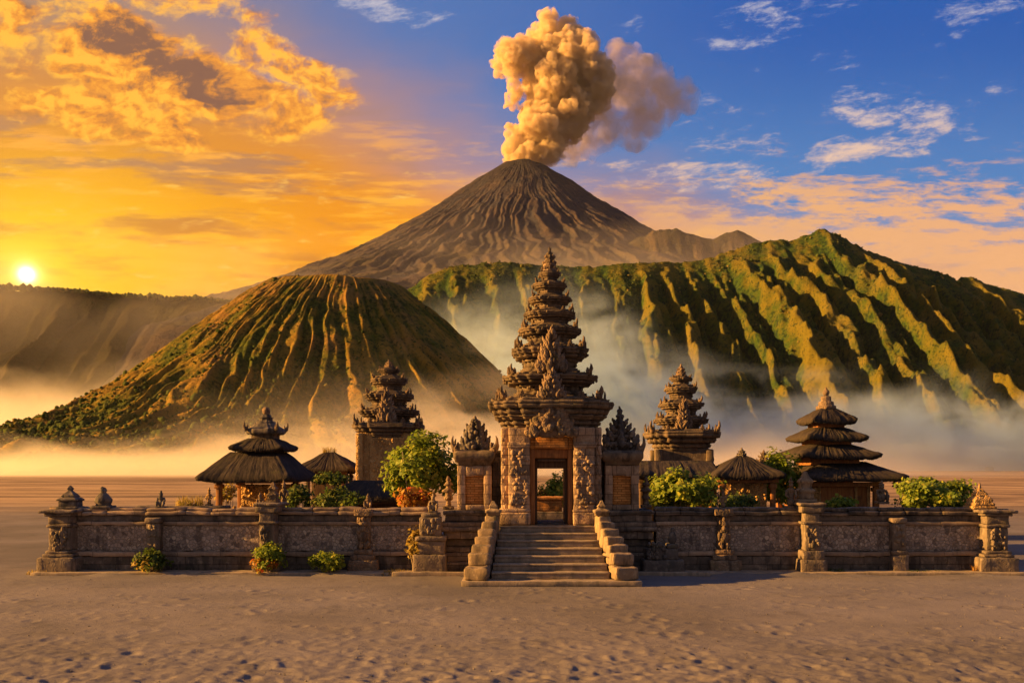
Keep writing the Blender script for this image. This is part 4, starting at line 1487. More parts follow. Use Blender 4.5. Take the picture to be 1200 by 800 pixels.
# ================================================================== stairs
SX = 1.06
st = thing('stone_staircase', 'broad flight of worn stone steps with blocky cheek walls leading up to the gate', 'staircase', (SX, 25.3, 0))
b = MB()
b.box(-2.42, 2.46, 0.0, 3.0, 0.0, 0.15, 0.2, 0.02)
b.build('landing_slab', M_step, st, 0.012, 0.4)
NS = 7
y0, run = 0.42, 0.40
rise = (SILL - 0.15) / NS
for i in range(NS):
    hw0 = 1.62 - 0.033 * i
    b = MB()
    za = 0.152 + rise * i
    yy1 = y0 + run * i
    b.box(-hw0, hw0, yy1 + 0.03, 3.05, za, za + rise - 0.055, 0.16, 0.008)
    b.box(-hw0 - 0.004, hw0 + 0.004, yy1, 3.05, za + rise - 0.055, za + rise - 0.002, 0.16, 0.014)
    b.build('step', M_step, st, 0.007, 0.35)
for s in (-1, 1):
    r_ = random.Random(31 + s)
    p = thing('balustrade', None, None)
    p.parent = st
    heights = [0.48, 0.82, 1.02, 1.22, 1.42, 1.60, 1.76, 1.88]
    for i in range(7):
        ya, yb_ = y0 - 0.30 + 0.40 * i, y0 - 0.30 + 0.40 * (i + 1)
        inner = 1.69 - 0.040 * i + 0.005
        outer = inner + 0.66 - 0.045 * i
        zt = heights[i] + 0.02
        b = MB()
        x0, x1 = sorted((s * inner, s * outer))
        nb = 2 if i > 0 else 1
        zb = 0.152
        cut = zb + (zt - zb) * (0.55 + r_.uniform(-0.06, 0.06))
        ctr = Vector(((x0 + x1) / 2, (ya + yb_) / 2, 0))
        R_ = Matrix.Translation(ctr) @ Matrix.Rotation(math.radians(15.0 if s > 0 else -9.0), 4, 'Z') @ Matrix.Translation(-ctr)
        if nb == 1:
            b.box(x0, x1, ya, yb_ - 0.006, zb, zt, 0.10, 0.05, R_)
        else:
            j = r_.uniform(-0.02, 0.02)
            b.box(x0 + j, x1 + j, ya, yb_ - 0.006, zb, cut, 0.10, 0.05, R_)
            b.box(x0 - j * 0.5, x1 - j * 0.5, ya + 0.02, yb_ - 0.006, cut + 0.006, zt, 0.10, 0.05, R_)
        b.build('block', M_block, p, 0.022, 0.18)
    b = MB()
    xc = s * (1.41 + 0.005 + 0.20)
    yc_ = y0 - 0.30 + 0.4 * 6 + 0.2
    b.loft(SQ, [(0.20, 0.17, 1.78), (0.20, 0.17, 1.86), (0.24, 0.2, 1.88), (0.24, 0.2, 1.94), (0.14, 0.13, 1.98), (0.11, 0.11, 2.03), (0.14, 0.14, 2.05), (0.09, 0.09, 2.11), (0.03, 0.03, 2.22)], c=(xc, yc_), cell=0.07)
    b.build('finial', M_block, p, 0.012, 0.1)

# ================================================================== perimeter wall
WD = 28.85


def relief(b, x, y, z0, z1, hw, seed, n=26, dep=0.07):
    r = random.Random(seed)
    for k in range(n):
        b.blob((x + r.uniform(-hw, hw), y - 0.01, r.uniform(z0, z1)), (r.uniform(0.03, 0.08), r.uniform(0.4, 1.0) * dep, r.uniform(0.04, 0.11)), 7, 5)


def pier(parent, x, kind, seed):
    b = MB()
    if kind == 'plain':
        b.box(x - 0.24, x + 0.24, -0.46, 0.2, 0.0, 0.55, 0.12, 0.03)
        b.box(x - 0.22, x + 0.22, -0.42, 0.2, 0.553, 0.70, 0.12, 0.03)
        b.box(x - 0.19, x + 0.19, -0.34, 0.2, 0.703, 1.52, 0.12, 0.03)
        b.box(x - 0.23, x + 0.23, -0.38, 0.2, 1.523, 1.68, 0.12, 0.03)
        relief(b, x, -0.34, 0.8, 1.45, 0.12, seed, 14, 0.04)
    elif kind == 'tall':
        b.box(x - 0.40, x + 0.40, -0.72, 0.3, 0.0, 0.44, 0.12, 0.03)
        b.box(x - 0.33, x + 0.33, -0.66, 0.3, 0.443, 0.70, 0.12, 0.03)
        b.box(x - 0.22, x + 0.22, -0.54, 0.35, 0.703, 1.85, 0.10, 0.03)
        b.box(x - 0.31, x + 0.31, -0.59, 0.35, 1.50, 1.58, 0.10, 0.03)
        b.box(x - 0.34, x + 0.34, -0.60, 0.40, 1.853, 2.05, 0.10, 0.03)
        b.box(x - 0.40, x + 0.40, -0.62, 0.44, 2.053, 2.14, 0.10, 0.03)
        relief(b, x, -0.54, 0.8, 1.45, 0.17, seed, 26, 0.07)
    elif kind == 'figure':
        b.box(x - 0.46, x + 0.46, -0.42, 0.3, 0.0, 0.40, 0.12, 0.03)
        b.box(x - 0.36, x + 0.36, -0.36, 0.3, 0.403, 0.56, 0.12, 0.03)
        b.box(x - 0.28, x + 0.28, -0.30, 0.3, 0.563, 0.72, 0.10, 0.03)
        b.box(x - 0.20, x + 0.20, -0.16, 0.3, 0.723, 1.72, 0.10, 0.03)
        b.box(x - 0.28, x + 0.28, -0.27, 0.34, 1.723, 1.93, 0.10, 0.03)
        # a standing guardian cut in the round against the shaft
        for (dx_, dz_, r) in ((-0.08, 0.84, (0.07, 0.09, 0.16)), (0.08, 0.84, (0.07, 0.09, 0.16)), (0, 1.08, (0.15, 0.12, 0.20)), (-0.15, 1.12, (0.05, 0.07, 0.15)), (0.15, 1.12, (0.05, 0.07, 0.15)), (0, 1.34, (0.10, 0.11, 0.12)), (0, 1.50, (0.13, 0.11, 0.10)), (0, 1.62, (0.07, 0.09, 0.10))):
            b.blob((x + dx_, -0.22, dz_), r, 10, 7)
        relief(b, x, -0.24, 0.75, 1.6, 0.17, seed, 18, 0.06)
    elif kind == 'end':
        b.box(x - 0.60, x + 0.56, -0.66, 0.5, 0.0, 0.50, 0.12, 0.04)
        b.box(x - 0.48, x + 0.46, -0.60, 0.5, 0.503, 0.60, 0.12, 0.03)
        b.box(x - 0.40, x + 0.40, -0.54, 0.5, 0.603, 0.70, 0.12, 0.03)
        b.box(x - 0.33, x + 0.33, -0.46, 0.46, 0.703, 1.40, 0.10, 0.03)
        b.box(x - 0.38, x + 0.38, -0.52, 0.5, 1.403, 1.50, 0.10, 0.03)
        b.box(x - 0.34, x + 0.34, -0.48, 0.46, 1.503, 1.74, 0.10, 0.03)
        b.box(x - 0.42, x + 0.42, -0.56, 0.54, 1.743, 1.83, 0.10, 0.03)
        b.box(x - 0.54, x + 0.54, -0.66, 0.62, 1.833, 1.93, 0.10, 0.03)
        relief(b, x, -0.47, 0.75, 1.35, 0.2, seed, 40, 0.09)
    return b.build('pier', M_carved if kind in ('figure',) else M_pier, parent, 0.02, 0.18)


def wall(px0, px1, piers, label, kerb1):
    X0, X1 = Xp(px0, WD), Xp(px1, WD)
    t = thing('perimeter_wall', label, 'wall', ((X0 + X1) / 2, WD, 0), 0, 'front walls of the temple')
    x0, x1 = X0 - t.location.x, X1 - t.location.x
    MB().box(x0, x1, -0.12, 0.50, 0.0, 0.50, 0.16, 0.03).build('plinth', M_plinth, t, 0.02, 0.3)
    MB().box(x0, x1, -0.17, 0.50, 0.503, 0.64, 0.14, 0.03).build('ledge', M_ledge, t, 0.02, 0.3)
    MB().box(x0, x1, -0.08, 0.50, 1.44, 1.56, 0.14, 0.03).build('ledge', M_ledge, t, 0.014, 0.3)
    MB().box(x0, x1, -0.02, 0.46, 1.563, 1.747, 0.14, 0.03).build('frieze', M_black, t, 0.014, 0.3)
    b = MB()
    r = random.Random(int(px0))
    x = x0
    while x < x1 - 0.05:
        L = min(r.uniform(0.7, 1.3), x1 - x)
        if x1 - x - L < 0.3:
            L = x1 - x
        e = r.uniform(-0.02, 0.02)
        b.box(x + 0.004, x + L - 0.004, -0.13 + e, 0.52, 1.75, 1.865 + r.uniform(-0.012, 0.014), 0.12, 0.03)
        b.box(x + 0.004, x + L - 0.004, -0.02 + e, 0.46, 1.868, 1.97 + r.uniform(-0.02, 0.02), 0.12, 0.04)
        x += L
    b.build('coping', M_plinth if px0 > 600 else M_ledge, t, 0.03, 0.5)
    xs = [x0] + [Xp(p, WD) - t.location.x for p, _ in piers] + [x1]
    for i in range(len(xs) - 1):
        if xs[i + 1] - xs[i] < 0.6:
            continue
        MB().box(xs[i] + 0.02, xs[i + 1] - 0.02, 0.0, 0.44, 0.643, 1.437, 0.07, 0.01).build('rubble_infill', M_rubble, t, 0.02, 0.16)
    for i, (p, kind) in enumerate(piers):
        pier(t, Xp(p, WD) - t.location.x, kind, i + int(px0))
    ke = Xp(kerb1, WD) - t.location.x
    k0, k1 = (x0 - 0.1, ke) if px0 < 600 else (ke, x1 + 0.9)
    MB().box(k0, k1, -0.95, -0.15, -0.05, 0.09, 0.2, 0.02).build('kerb', M_step, t, 0.016, 0.3)
    return t


wl = wall(58, 502, [(78, 'end'), (184, 'plain'), (318, 'tall'), (427, 'figure')], 'long wall with rubble panels and three leafy bushes growing at its foot', 500)
wr = wall(768, 1182, [(847, 'figure'), (946, 'tall'), (1049, 'plain'), (1160, 'end')], 'long wall with rubble panels running below the pagoda to an orange finial', 770)

# pedestals at the inner ends of the walls
def pedestal(px, D, label, big):
    t = thing('stone_pedestal', label, 'pedestal', (Xp(px, D), D, 0), 0, 'pedestals beside the stairs')
    b = MB()
    if big:
        b.box(-0.50, 0.48, -0.45, 0.45, 0.0, 0.62, 0.12, 0.04)
        b.box(-0.36, 0.44, -0.36, 0.40, 0.623, 1.02, 0.12, 0.03)
        b.box(-0.44, 0.48, -0.42, 0.44, 1.023, 1.16, 0.12, 0.03)
        b.box(-0.32, 0.32, -0.32, 0.32, 1.163, 1.72, 0.11, 0.03)
        relief(b, 0, -0.32, 1.25, 1.65, 0.24, 3, 24, 0.06)
        b.box(-0.26, 0.28, -0.26, 0.28, 1.723, 1.84, 0.11, 0.03)
    else:
        b.box(-0.62, 0.62, -0.45, 0.45, 0.0, 0.46, 0.12, 0.04)
        b.box(-0.50, 0.46, -0.36, 0.40, 0.463, 0.78, 0.12, 0.03)
        relief(b, -0.2, -0.36, 0.5, 0.95, 0.25, 4, 34, 0.10)
        b.box(0.14, 0.46, -0.30, 0.3, 0.783, 0.92, 0.12, 0.03)
        b.blob((0.32, -0.05, 1.1), (0.13, 0.12, 0.24), 10, 7)
        b.blob((0.32, -0.05, 1.3), (0.07, 0.07, 0.13), 10, 7)
    b.build('plinth', M_pier if big else M_black, t, 0.02, 0.18)
    MB().box(-1.1, 1.35, -0.62, -0.46, -0.04, 0.13, 0.2, 0.02).build('kerb', M_step, t, 0.012, 0.3)
    return t


pedestal(505, 28.35, 'tall stepped pedestal with a scroll carved block beside the leafy tree end of the wall', True)
pedestal(775, 28.35, 'low dark stepped pedestal covered in figure carving in the shade of the stairs', False)


# ================================================================== small statues and finials standing on the wall
def statue(px, pyb, D, label, kind, material, H, rotz=0.0, name='stone_statue', group='small statues on the walls', z=None):
    t = thing(name, label, 'statue' if name == 'stone_statue' else 'finial' if 'finial' in name else 'lantern', (Xp(px, D), D + 0.2, Zp(pyb, D) if z is None else z), rotz, group)
    b = MB()
    f = MB()
    if kind == 'house':         # a small roofed finial
        b.box(-0.40, 0.40, -0.34, 0.34, 0.0, 0.10, 0.1, 0.02)
        b.box(-0.33, 0.33, -0.28, 0.28, 0.103, 0.30, 0.1, 0.02)
        f.loft(SQ, [(0.38, 0.33, 0.303), (0.38, 0.33, 0.36), (0.30, 0.26, 0.42), (0.24, 0.2, 0.44), (0.27, 0.23, 0.48), (0.14, 0.12, 0.60), (0.08, 0.08, 0.66), (0.06, 0.06, 0.70), (0.09, 0.09, 0.74), (0.02, 0.02, 0.86)], cell=0.07)
        s_ = H / 0.86
    elif kind == 'stupa':
        b.box(-0.33, 0.33, -0.28, 0.28, 0.0, 0.09, 0.1, 0.02)
        f.loft([(math.cos(k * PI / 5), math.sin(k * PI / 5)) for k in range(10)], [(0.28, 0.26, 0.093), (0.24, 0.22, 0.14), (0.28, 0.26, 0.20), (0.31, 0.27, 0.28), (0.25, 0.23, 0.38), (0.15, 0.14, 0.47), (0.09, 0.09, 0.54), (0.12, 0.12, 0.58), (0.05, 0.05, 0.70)], cell=0.06)
        f.blob((-0.03, 0, 0.64), (0.07, 0.07, 0.1))
        s_ = H / 0.72
    elif kind == 'cone':        # a shaggy pointed finial
        b.box(-0.46, 0.46, -0.40, 0.40, 0.0, 0.12, 0.1, 0.03)
        f.loft(SQ, [(0.40, 0.36, 0.123), (0.40, 0.36, 0.22), (0.33, 0.3, 0.26), (0.36, 0.32, 0.34), (0.27, 0.24, 0.46), (0.20, 0.18, 0.50), (0.22, 0.2, 0.56), (0.10, 0.1, 0.72), (0.05, 0.05, 0.8), (0.02, 0.02, 0.98)], cell=0.07)
        r = random.Random(4)
        for k in range(50):
            q = r.random()
            f.blob((r.choice((-1, 1)) * (0.36 - 0.3 * q) * r.uniform(0.5, 1), -(0.32 - 0.26 * q), 0.16 + 0.56 * q), (0.06, 0.06, 0.07), 7, 5)
        s_ = H / 0.98
    elif kind == 'lantern':
        b.box(-0.16, 0.16, -0.16, 0.16, 0.0, 0.10, 0.08, 0.02)
        f.loft([(math.cos(k * PI / 4), math.sin(k * PI / 4)) for k in range(8)], [(0.09, 0.09, 0.103), (0.07, 0.07, 0.26), (0.14, 0.14, 0.30), (0.14, 0.14, 0.36), (0.09, 0.09, 0.40), (0.09, 0.09, 0.50), (0.20, 0.2, 0.53), (0.17, 0.17, 0.58), (0.08, 0.08, 0.64), (0.07, 0.07, 0.70), (0.15, 0.15, 0.73), (0.10, 0.1, 0.79), (0.05, 0.05, 0.84), (0.07, 0.07, 0.88), (0.02, 0.02, 1.0)], cell=0.06)
        s_ = H / 1.0
    elif kind == 'stack':       # crouching beast beside a stepped post
        b.box(-0.30, 0.30, -0.26, 0.26, 0.0, 0.10, 0.1, 0.02)
        f.loft(SQ, [(0.22, 0.2, 0.103), (0.22, 0.2, 0.30), (0.26, 0.24, 0.34), (0.26, 0.24, 0.40), (0.17, 0.16, 0.46), (0.17, 0.16, 0.60), (0.22, 0.2, 0.64), (0.22, 0.2, 0.70), (0.12, 0.12, 0.80), (0.05, 0.05, 1.0)], cell=0.07)
        s_ = H / 1.0
    else:                       # figures: haunches, chest, arms, head and headdress
        b.box(-0.20, 0.20, -0.20, 0.20, 0.0, 0.08, 0.08, 0.02)
        sit = kind == 'seated'
        hk = 0.62 if sit else 0.9
        f.blob((0, 0, 0.08 + 0.13), (0.17 if sit else 0.11, 0.16, 0.15))
        f.blob((0, 0.01, 0.08 + hk * 0.40), (0.12, 0.10, hk * 0.26))
        f.blob((0, -0.01, 0.08 + hk * 0.60), (0.14, 0.09, hk * 0.12))
        for s in (-1, 1):
            f.tube([(s * 0.13, 0, 0.08 + hk * 0.62), (s * 0.18, -0.05, 0.08 + hk * 0.42), (s * 0.11, -0.13, 0.08 + hk * 0.30)], [0.05, 0.045, 0.035])
            if sit:
                f.tube([(s * 0.08, -0.02, 0.18), (s * 0.17, -0.15, 0.26), (s * 0.13, -0.17, 0.09)], [0.075, 0.065, 0.05])
            else:
                f.tube([(s * 0.06, 0, 0.30), (s * 0.07, -0.02, 0.19), (s * 0.07, -0.01, 0.08)], [0.07, 0.055, 0.05])
        f.blob((0, -0.02, 0.08 + hk * 0.80), (0.085, 0.09, 0.10))
        f.blob((0, 0.0, 0.08 + hk * 0.93), (0.10, 0.09, 0.05))
        f.blob((0, 0.0, 0.08 + hk * 1.02), (0.045, 0.045, 0.09))
        if kind == 'winged':
            for s in (-1, 1):
                f.tube([(s * 0.10, 0.02, 0.55), (s * 0.24, 0.02, 0.72), (s * 0.30, 0.02, 0.88), (s * 0.22, 0.02, 0.98)], [0.07, 0.06, 0.05, 0.02])
        s_ = H / (0.08 + hk * 1.1)
    b.build('pedestal', material, t, 0.01, 0.1)
    f.build('figure' if kind in ('seated', 'standing', 'winged') else 'cap', material, t, 0.014, 0.1, smooth=kind in ('seated', 'standing', 'winged'))
    t.scale = (s_,) * 3
    return t


WT = 1.955
statue(79, 0, WD, 'blackened house shaped finial on the end pier of the wall', 'house', M_black, 0.72, name='stone_finial', group='finials on the wall piers', z=1.93)
statue(118, 0, WD, 'blackened bell shaped finial next to the house shaped one on the wall top', 'stupa', M_black, 0.66, name='stone_finial', group='finials on the wall piers', z=WT)
statue(186, 0, WD, 'small dark hunched statue on the wall above the pilaster with a bush at its foot', 'seated', M_black, 0.52, z=WT)
statue(243, 592, 32.5, 'slim sunlit ochre statue on the inner ledge just before the first thatched pavilion', 'standing', M_ochre, 0.62)
statue(318, 0, WD, 'stepped stone post with pyramid cap on the tall pier before the first thatched pavilion', 'stack', M_carved, 0.62, name='stone_finial', group='finials on the wall piers', z=2.14)
statue(303, 0, WD, 'tiny crouching statue beside the stepped post on the wall', 'seated', M_carved, 0.46, z=WT)
statue(331, 592, 29.6, 'thin upright statue standing behind the stepped post on the wall', 'standing', M_carved, 0.78)
statue(430, 0, WD, 'small seated brown statue on the pier carved with a guardian, below the long thatched roof', 'seated', M_carved, 0.46, z=1.93)
statue(507, 0, 28.35, 'seated lion like statue on the tall scroll carved pedestal', 'seated', M_block, 0.56, z=1.84)
statue(525, 0, 29.2, 'slender tiered stone lantern between the leafy tree and the orange niche', 'lantern', M_carved, 1.05, name='stone_lantern', group='stone lanterns', z=1.9)
statue(758, 0, 29.2, 'slender tiered stone lantern in front of the dark long roof and green bush', 'lantern', M_carved, 0.98, name='stone_lantern', group='stone lanterns', z=1.95)
statue(849, 0, WD, 'small statue with raised curling wings on the carved pier below the square thatched pavilion', 'winged', M_carved, 0.60, z=1.93)
statue(946, 0, WD, 'stepped stone post on the tall pier in front of the four roofed pagoda', 'stack', M_block, 0.95, name='stone_finial', group='finials on the wall piers', z=2.14)
statue(929, 0, WD, 'slim standing statue leaning by the stepped post below the four roofed pagoda', 'standing', M_carved, 0.95, z=WT)
statue(1036, 590, 30.5, 'stubby stone figure under a dark cap between the pagoda and the rounded bush', 'seated', M_carved, 0.72)
statue(1152, 0, WD, 'rust orange pointed finial on the outermost pier past the rounded bush', 'cone', M_ochre, 0.80, name='stone_finial', group='finials on the wall piers', z=1.93)


# ================================================================== stepped stone towers behind the wall
def stone_tower(name, label, px, D, body, cornice, tiers, fin, mat_body, group, rotz=0.0, panel=True):
    """body: (half width px, top y); cornice: (half width px, bottom y, top y); tiers: (half width px, bottom y, top y, horn m)"""
    k = D / FPX
    t = thing(name, label, 'tower', (Xp(px, D), D, 0), rotz, group)
    hb = body[0] * k
    zb = Zp(body[1], D)
    b = MB()
    b.loft(SQ, [(hb * 1.35, hb * 1.35, 0), (hb * 1.35, hb * 1.35, 0.5), (hb * 1.2, hb * 1.2, 0.55), (hb * 1.2, hb * 1.2, 1.0), (hb * 1.08, hb * 1.08, 1.05), (hb * 1.08, hb * 1.08, 1.3)], cell=0.2)
    b.build('base', M_plinth, t, 0.02, 0.3)
    b = MB()
    b.box(-hb, hb, -hb, hb, 1.302, zb, 0.15, 0.03)
    for sx in (-1, 1):
        for sy in (-1, 1):
            b.box(sx * hb - 0.16, sx * hb + 0.16, sy * hb - 0.16, sy * hb + 0.16, 1.304, zb - 0.02, 0.14, 0.03)
    b.build('body', mat_body, t, 0.02, 0.2)
    if panel:
        b = MB()
        b.box(-hb * 0.62, hb * 0.62, -hb - 0.09, -hb + 0.02, 1.8, zb - 0.22, 0.1, 0.02)
        relief(b, 0, -hb - 0.09, 1.9, zb - 0.3, hb * 0.55, 8, 80, 0.07)
        b.build('relief_panel', M_ochre, t, 0.012, 0.15)
    hc = cornice[0] * k
    z0, z1 = Zp(cornice[1], D), Zp(cornice[2], D)
    H = z1 - z0
    b = MB()
    for (f0, f1, t0, t1) in ((0.0, 0.0, 0.0, 0.14), (0.16, 0.20, 0.14, 0.28), (0.12, 0.12, 0.28, 0.36), (0.5, 0.66, 0.36, 0.52), (0.6, 0.6, 0.52, 0.60), (0.92, 1.0, 0.60, 0.78), (1.0, 0.97, 0.78, 0.90), (0.7, 0.6, 0.90, 1.0)):
        s0, s1 = hb * 1.03 + (hc - hb * 1.03) * f0, hb * 1.03 + (hc - hb * 1.03) * f1
        b.loft(RED, [(s0, s0, z0 + t0 * H + 0.004), (s1, s1, z0 + t1 * H)], cell=0.12)
    co_ = b.build('cornice', M_dark, t, 0.012, 0.17)
    for q in range(4):
        a = PI / 4 + q * PI / 2
        ornament('corner_ornament', 'horn', co_, (hc * 1.2 * math.cos(a), hc * 1.2 * math.sin(a), z1 - 0.16 * H), (0.36, 0.36, tiers[0][3] * 0.8), a)
        for s in (-0.45, 0.45):
            a2 = q * PI / 2
            lx, ly = hc * 0.92, s * hc
            ornament('lip_ornament', 'crest', co_, (lx * math.cos(a2) - ly * math.sin(a2), lx * math.sin(a2) + ly * math.cos(a2), z1 - 0.14 * H), (0.26, 0.2, tiers[0][3] * 0.5), a2 + PI / 2)
    for (hw, yb, yt, hh) in tiers:
        tier(t, hw * k, Zp(yb, D) - 0.02, Zp(yt, D), hh * 0.9, hh * 0.7, hh * 0.8, M_dark, 0.70, crests=hw > 25, fringe=False)
    # the carving up the middle of the front
    b = crest_mb(int(px), tiers[0][0] * k * 0.62, Zp(tiers[1][2], D) - Zp(tiers[0][1], D), 0.5, 80)
    o_ = b.build('carved_crest', M_carved, t, 0.02, 0.12, smooth=True)
    o_.location = (0, -tiers[0][0] * k * 0.98, Zp(tiers[0][1], D) + 0.05)
    finial(t, Zp(fin[1], D) - 0.02, Zp(fin[0], D), fin[2] * k, M_carved)
    return t


stone_tower('stone_tower', 'stepped dark stone tower with ochre relief panel rising behind the leafy tree', 456, 44.0, (31, 508), (41, 513, 496), [(34, 498, 478, 0.62), (28, 479, 459, 0.58), (20.5, 460, 441, 0.5), (12, 442, 431, 0.3)], (421, 432, 6.0), M_ochre, 'stepped towers in the courtyard', 0.05)
stone_tower('stone_tower', 'stepped stone tower with upturned horn corners above the long roof by the gate', 798, 42.0, (29, 526), (43, 528, 504), [(30, 506, 488, 0.66), (24.5, 489, 469, 0.60), (18, 470, 451, 0.5), (12, 452, 441, 0.34)], (426, 442, 6.5), M_dark, 'stepped towers in the courtyard', -0.06, False)
stone_tower('stone_tower', 'tiny spiky dark tower seen far off between the square pavilion and the pagoda', 895, 92.0, (5, 545), (7.5, 546, 541), [(7.5, 542, 538, 0.45), (5.5, 538, 534, 0.4), (3.5, 534, 530.5, 0.35)], (526, 531, 1.6), M_dark, 'stepped towers in the courtyard', 0.1, False)


# ================================================================== thatched roofs and pavilions
def thatch_roof(name, parent, wx, wy, z0, z1, ridge=(0.0, 0.0), thick=0.16, bulge=0.35, seed=0, c=(0, 0), kx=5.0):
    """hipped thatch: rounded-square eave, thick ragged edge, slightly swelling slopes up to a ridge or a point"""
    r = np.random.default_rng(seed + 77)
    NA, NRr = 260, 16
    th = np.linspace(0, 2 * PI, NA, endpoint=False)
    cx, sy = np.cos(th), np.sin(th)
    den = (np.abs(cx) ** kx + np.abs(sy) ** kx) ** (1 / kx)
    ex, ey = cx / den, sy / den
    horn_ = np.clip((np.hypot(ex, ey) - 1.12) / 0.22, 0, 1) ** 1.5          # eave corners run out and turn up a little
    rag = 0.035 * r.random(NA) + 0.03 * np.interp(np.arange(NA), np.arange(0, NA, 9), r.random(len(np.arange(0, NA, 9))))
    rows, al = [], []
    H = z1 - z0
    strand = r.normal(0, 1, NA)
    under = [(0.72, z0 + 0.10 + 0.12 * H), (0.96, z0 - 0.02), (1.0, z0)]
    for (s, z) in under:
        f_ = 1 + 0.045 * horn_ * (s > 0.9)
        rows.append(np.stack([ex * wx * s * f_, ey * wy * s * f_, np.full(NA, z) - (rag * (s > 0.9)) + 0.07 * horn_ * (s > 0.9)], -1))
        al.append(np.full(NA, -thick))
    for i in range(NRr):
        t = i / (NRr - 1)
        s = 1.0 - t
        zz = z0 + thick * min(1, t * 14 + 0.55) + (H - thick) * (t + bulge * t * (1 - t))
        x = ridge[0] + (wx - ridge[0]) * s + (0.03 if t == 0 else 0)
        y = ridge[1] + (wy - ridge[1]) * s + (0.03 if t == 0 else 0)
        mixr = s ** 0.25
        qx = ex * mixr + np.clip(ex, -1, 1) * (1 - mixr)
        dz = 0.014 * strand + 0.02 * fbm(th * 9, np.full(NA, t * 5.0), oct=3, seed=seed)
        f_ = 1 + 0.045 * horn_ * s ** 6
        rows.append(np.stack([qx * x * f_, ey * y * f_, np.full(NA, zz) + dz * (0.3 + 0.7 * s) + 0.07 * horn_ * s ** 6], -1))
        al.append(np.full(NA, t * math.hypot(max(wx, wy), H)))
    V = np.concatenate(rows)
    V[:, 0] += c[0]
    V[:, 1] += c[1]
    n = len(rows)
    V = np.concatenate([V, [[c[0], c[1], z1 + 0.01], [c[0], c[1], z0 + 0.10 + 0.12 * H]]])
    b = MB()
    i = np.arange(NA)
    j = (i + 1) % NA
    o_ = (n - 1) * NA
    b.push(V, grid_faces(n, NA, True), np.concatenate([np.stack([o_ + i, o_ + j, np.full(NA, n * NA)], -1), np.stack([j, i, np.full(NA, n * NA + 1)], -1)]))
    # loose stalks sticking out along the eave
    q, m_ = [], 0
    vv = []
    for k in range(170):
        a = int(r.integers(0, NA))
        p = np.array([ex[a] * wx + c[0], ey[a] * wy + c[1], z0 + r.uniform(0, thick * 0.6)])
        d = np.array([ex[a], ey[a], -r.uniform(0.2, 1.6)])
        d = d / np.linalg.norm(d) * r.uniform(0.05, 0.15)
        s_ = np.array([-ey[a], ex[a], 0]) * 0.012
        vv += [p - s_, p + s_, p + d]
    b.push(np.array(vv), None, np.arange(len(vv)).reshape(-1, 3))
    me = b.mesh(name, 0.02, 0.5, seed, False)
    around = np.concatenate([np.tile(th * (wx + wy) / 2, n), [0, 0], np.repeat(r.random(170) * 6, 3)])
    along = np.concatenate(al + [np.array([1.0, 0.0]), np.zeros(len(vv))])
    if len(me.vertices) == len(around):
        attr(me, 'around', around)
        attr(me, 'along', along)
    return link(name, me, M_thatch, parent)


def posts(parent, hx, hy, z0, z1, material, w=0.09, beam=True):
    for sx in (-1, 1):
        for sy in (-1, 1):
            b = MB()
            b.box(sx * hx - w, sx * hx + w, sy * hy - w, sy * hy + w, z0, z1, 0.2, 0.015)
            b.box(sx * hx - w * 1.7, sx * hx + w * 1.7, sy * hy - w * 1.7, sy * hy + w * 1.7, z0 + 0.002, z0 + 0.28, 0.2, 0.02)
            b.box(sx * hx - w * 1.5, sx * hx + w * 1.5, sy * hy - w * 1.5, sy * hy + w * 1.5, z1 - 0.20, z1 - 0.03, 0.2, 0.02)
            b.build('post', material, parent, 0.006, 0.3)
    if beam:
        b = MB()
        for sy in (-1, 1):
            b.box(-hx - 0.2, hx + 0.2, sy * hy - 0.08, sy * hy + 0.08, z1 + 0.002, z1 + 0.16, 0.3, 0.015)
        for sx in (-1, 1):
            b.box(sx * hx - 0.075, sx * hx + 0.075, -hy - 0.18, hy + 0.18, z1 + 0.163, z1 + 0.28, 0.3, 0.015)
        b.build('eave_beam', material, parent, 0.006, 0.4)


def platform(parent, hx, hy, h):
    b = MB()
    b.box(-hx, hx, -hy, hy, 0, h * 0.45, 0.25, 0.03)
    b.box(-hx * 0.95, hx * 0.95, -hy * 0.95, hy * 0.95, h * 0.45 + 0.002, h * 0.8, 0.25, 0.03)
    b.box(-hx, hx, -hy, hy, h * 0.8 + 0.002, h, 0.25, 0.03)
    b.build('platform', M_plinth, parent, 0.018, 0.3)


# --- the three-roofed pavilion on the left
D = 36.4
t = thing('thatched_pavilion', 'three roofed thatched pavilion with open carved front and ball finial', 'pavilion', (Xp(303, D), D, 0), -0.06)
platform(t, 1.45, 1.5, 1.1)
posts(t, 1.12, 1.15, 1.102, Zp(562, D) - 0.12, M_wood, 0.10)
b = MB()
b.box(-1.0, 1.0, 0.85, 0.97, 1.102, 2.55, 0.12, 0.01)
relief(b, 0, 0.85, 1.2, 2.5, 0.95, 21, 90, 0.12)
b.build('carved_screen', M_ochre, t, 0.01, 0.15)
b = MB()
r_ = random.Random(3)
for k in range(7):
    x = -0.8 + 0.26 * k + r_.uniform(-0.04, 0.04)
    h_ = r_.uniform(0.45, 0.8)
    b.blob((x, -0.35, 1.1 + h_ * 0.35), (0.11, 0.11, h_ * 0.4))
    b.blob((x, -0.35, 1.1 + h_ * 0.86), (0.07, 0.07, 0.1))
    b.blob((x + 0.09, -0.40, 1.1 + h_ * 0.5), (0.05, 0.05, 0.16))
b.build('carved_figures', M_ochre, t, 0.012, 0.1, smooth=True)
thatch_roof('thatch_roof', t, 1.72, 1.78, Zp(563, D), Zp(530, D), (0.92, 0.7), 0.18, 0.26, 1, kx=26)
MB().box(-0.54, 0.78, -0.62, 0.62, Zp(536, D), Zp(526, D), 0.14, 0.03).build('roof_neck', M_dark, t, 0.015, 0.2)
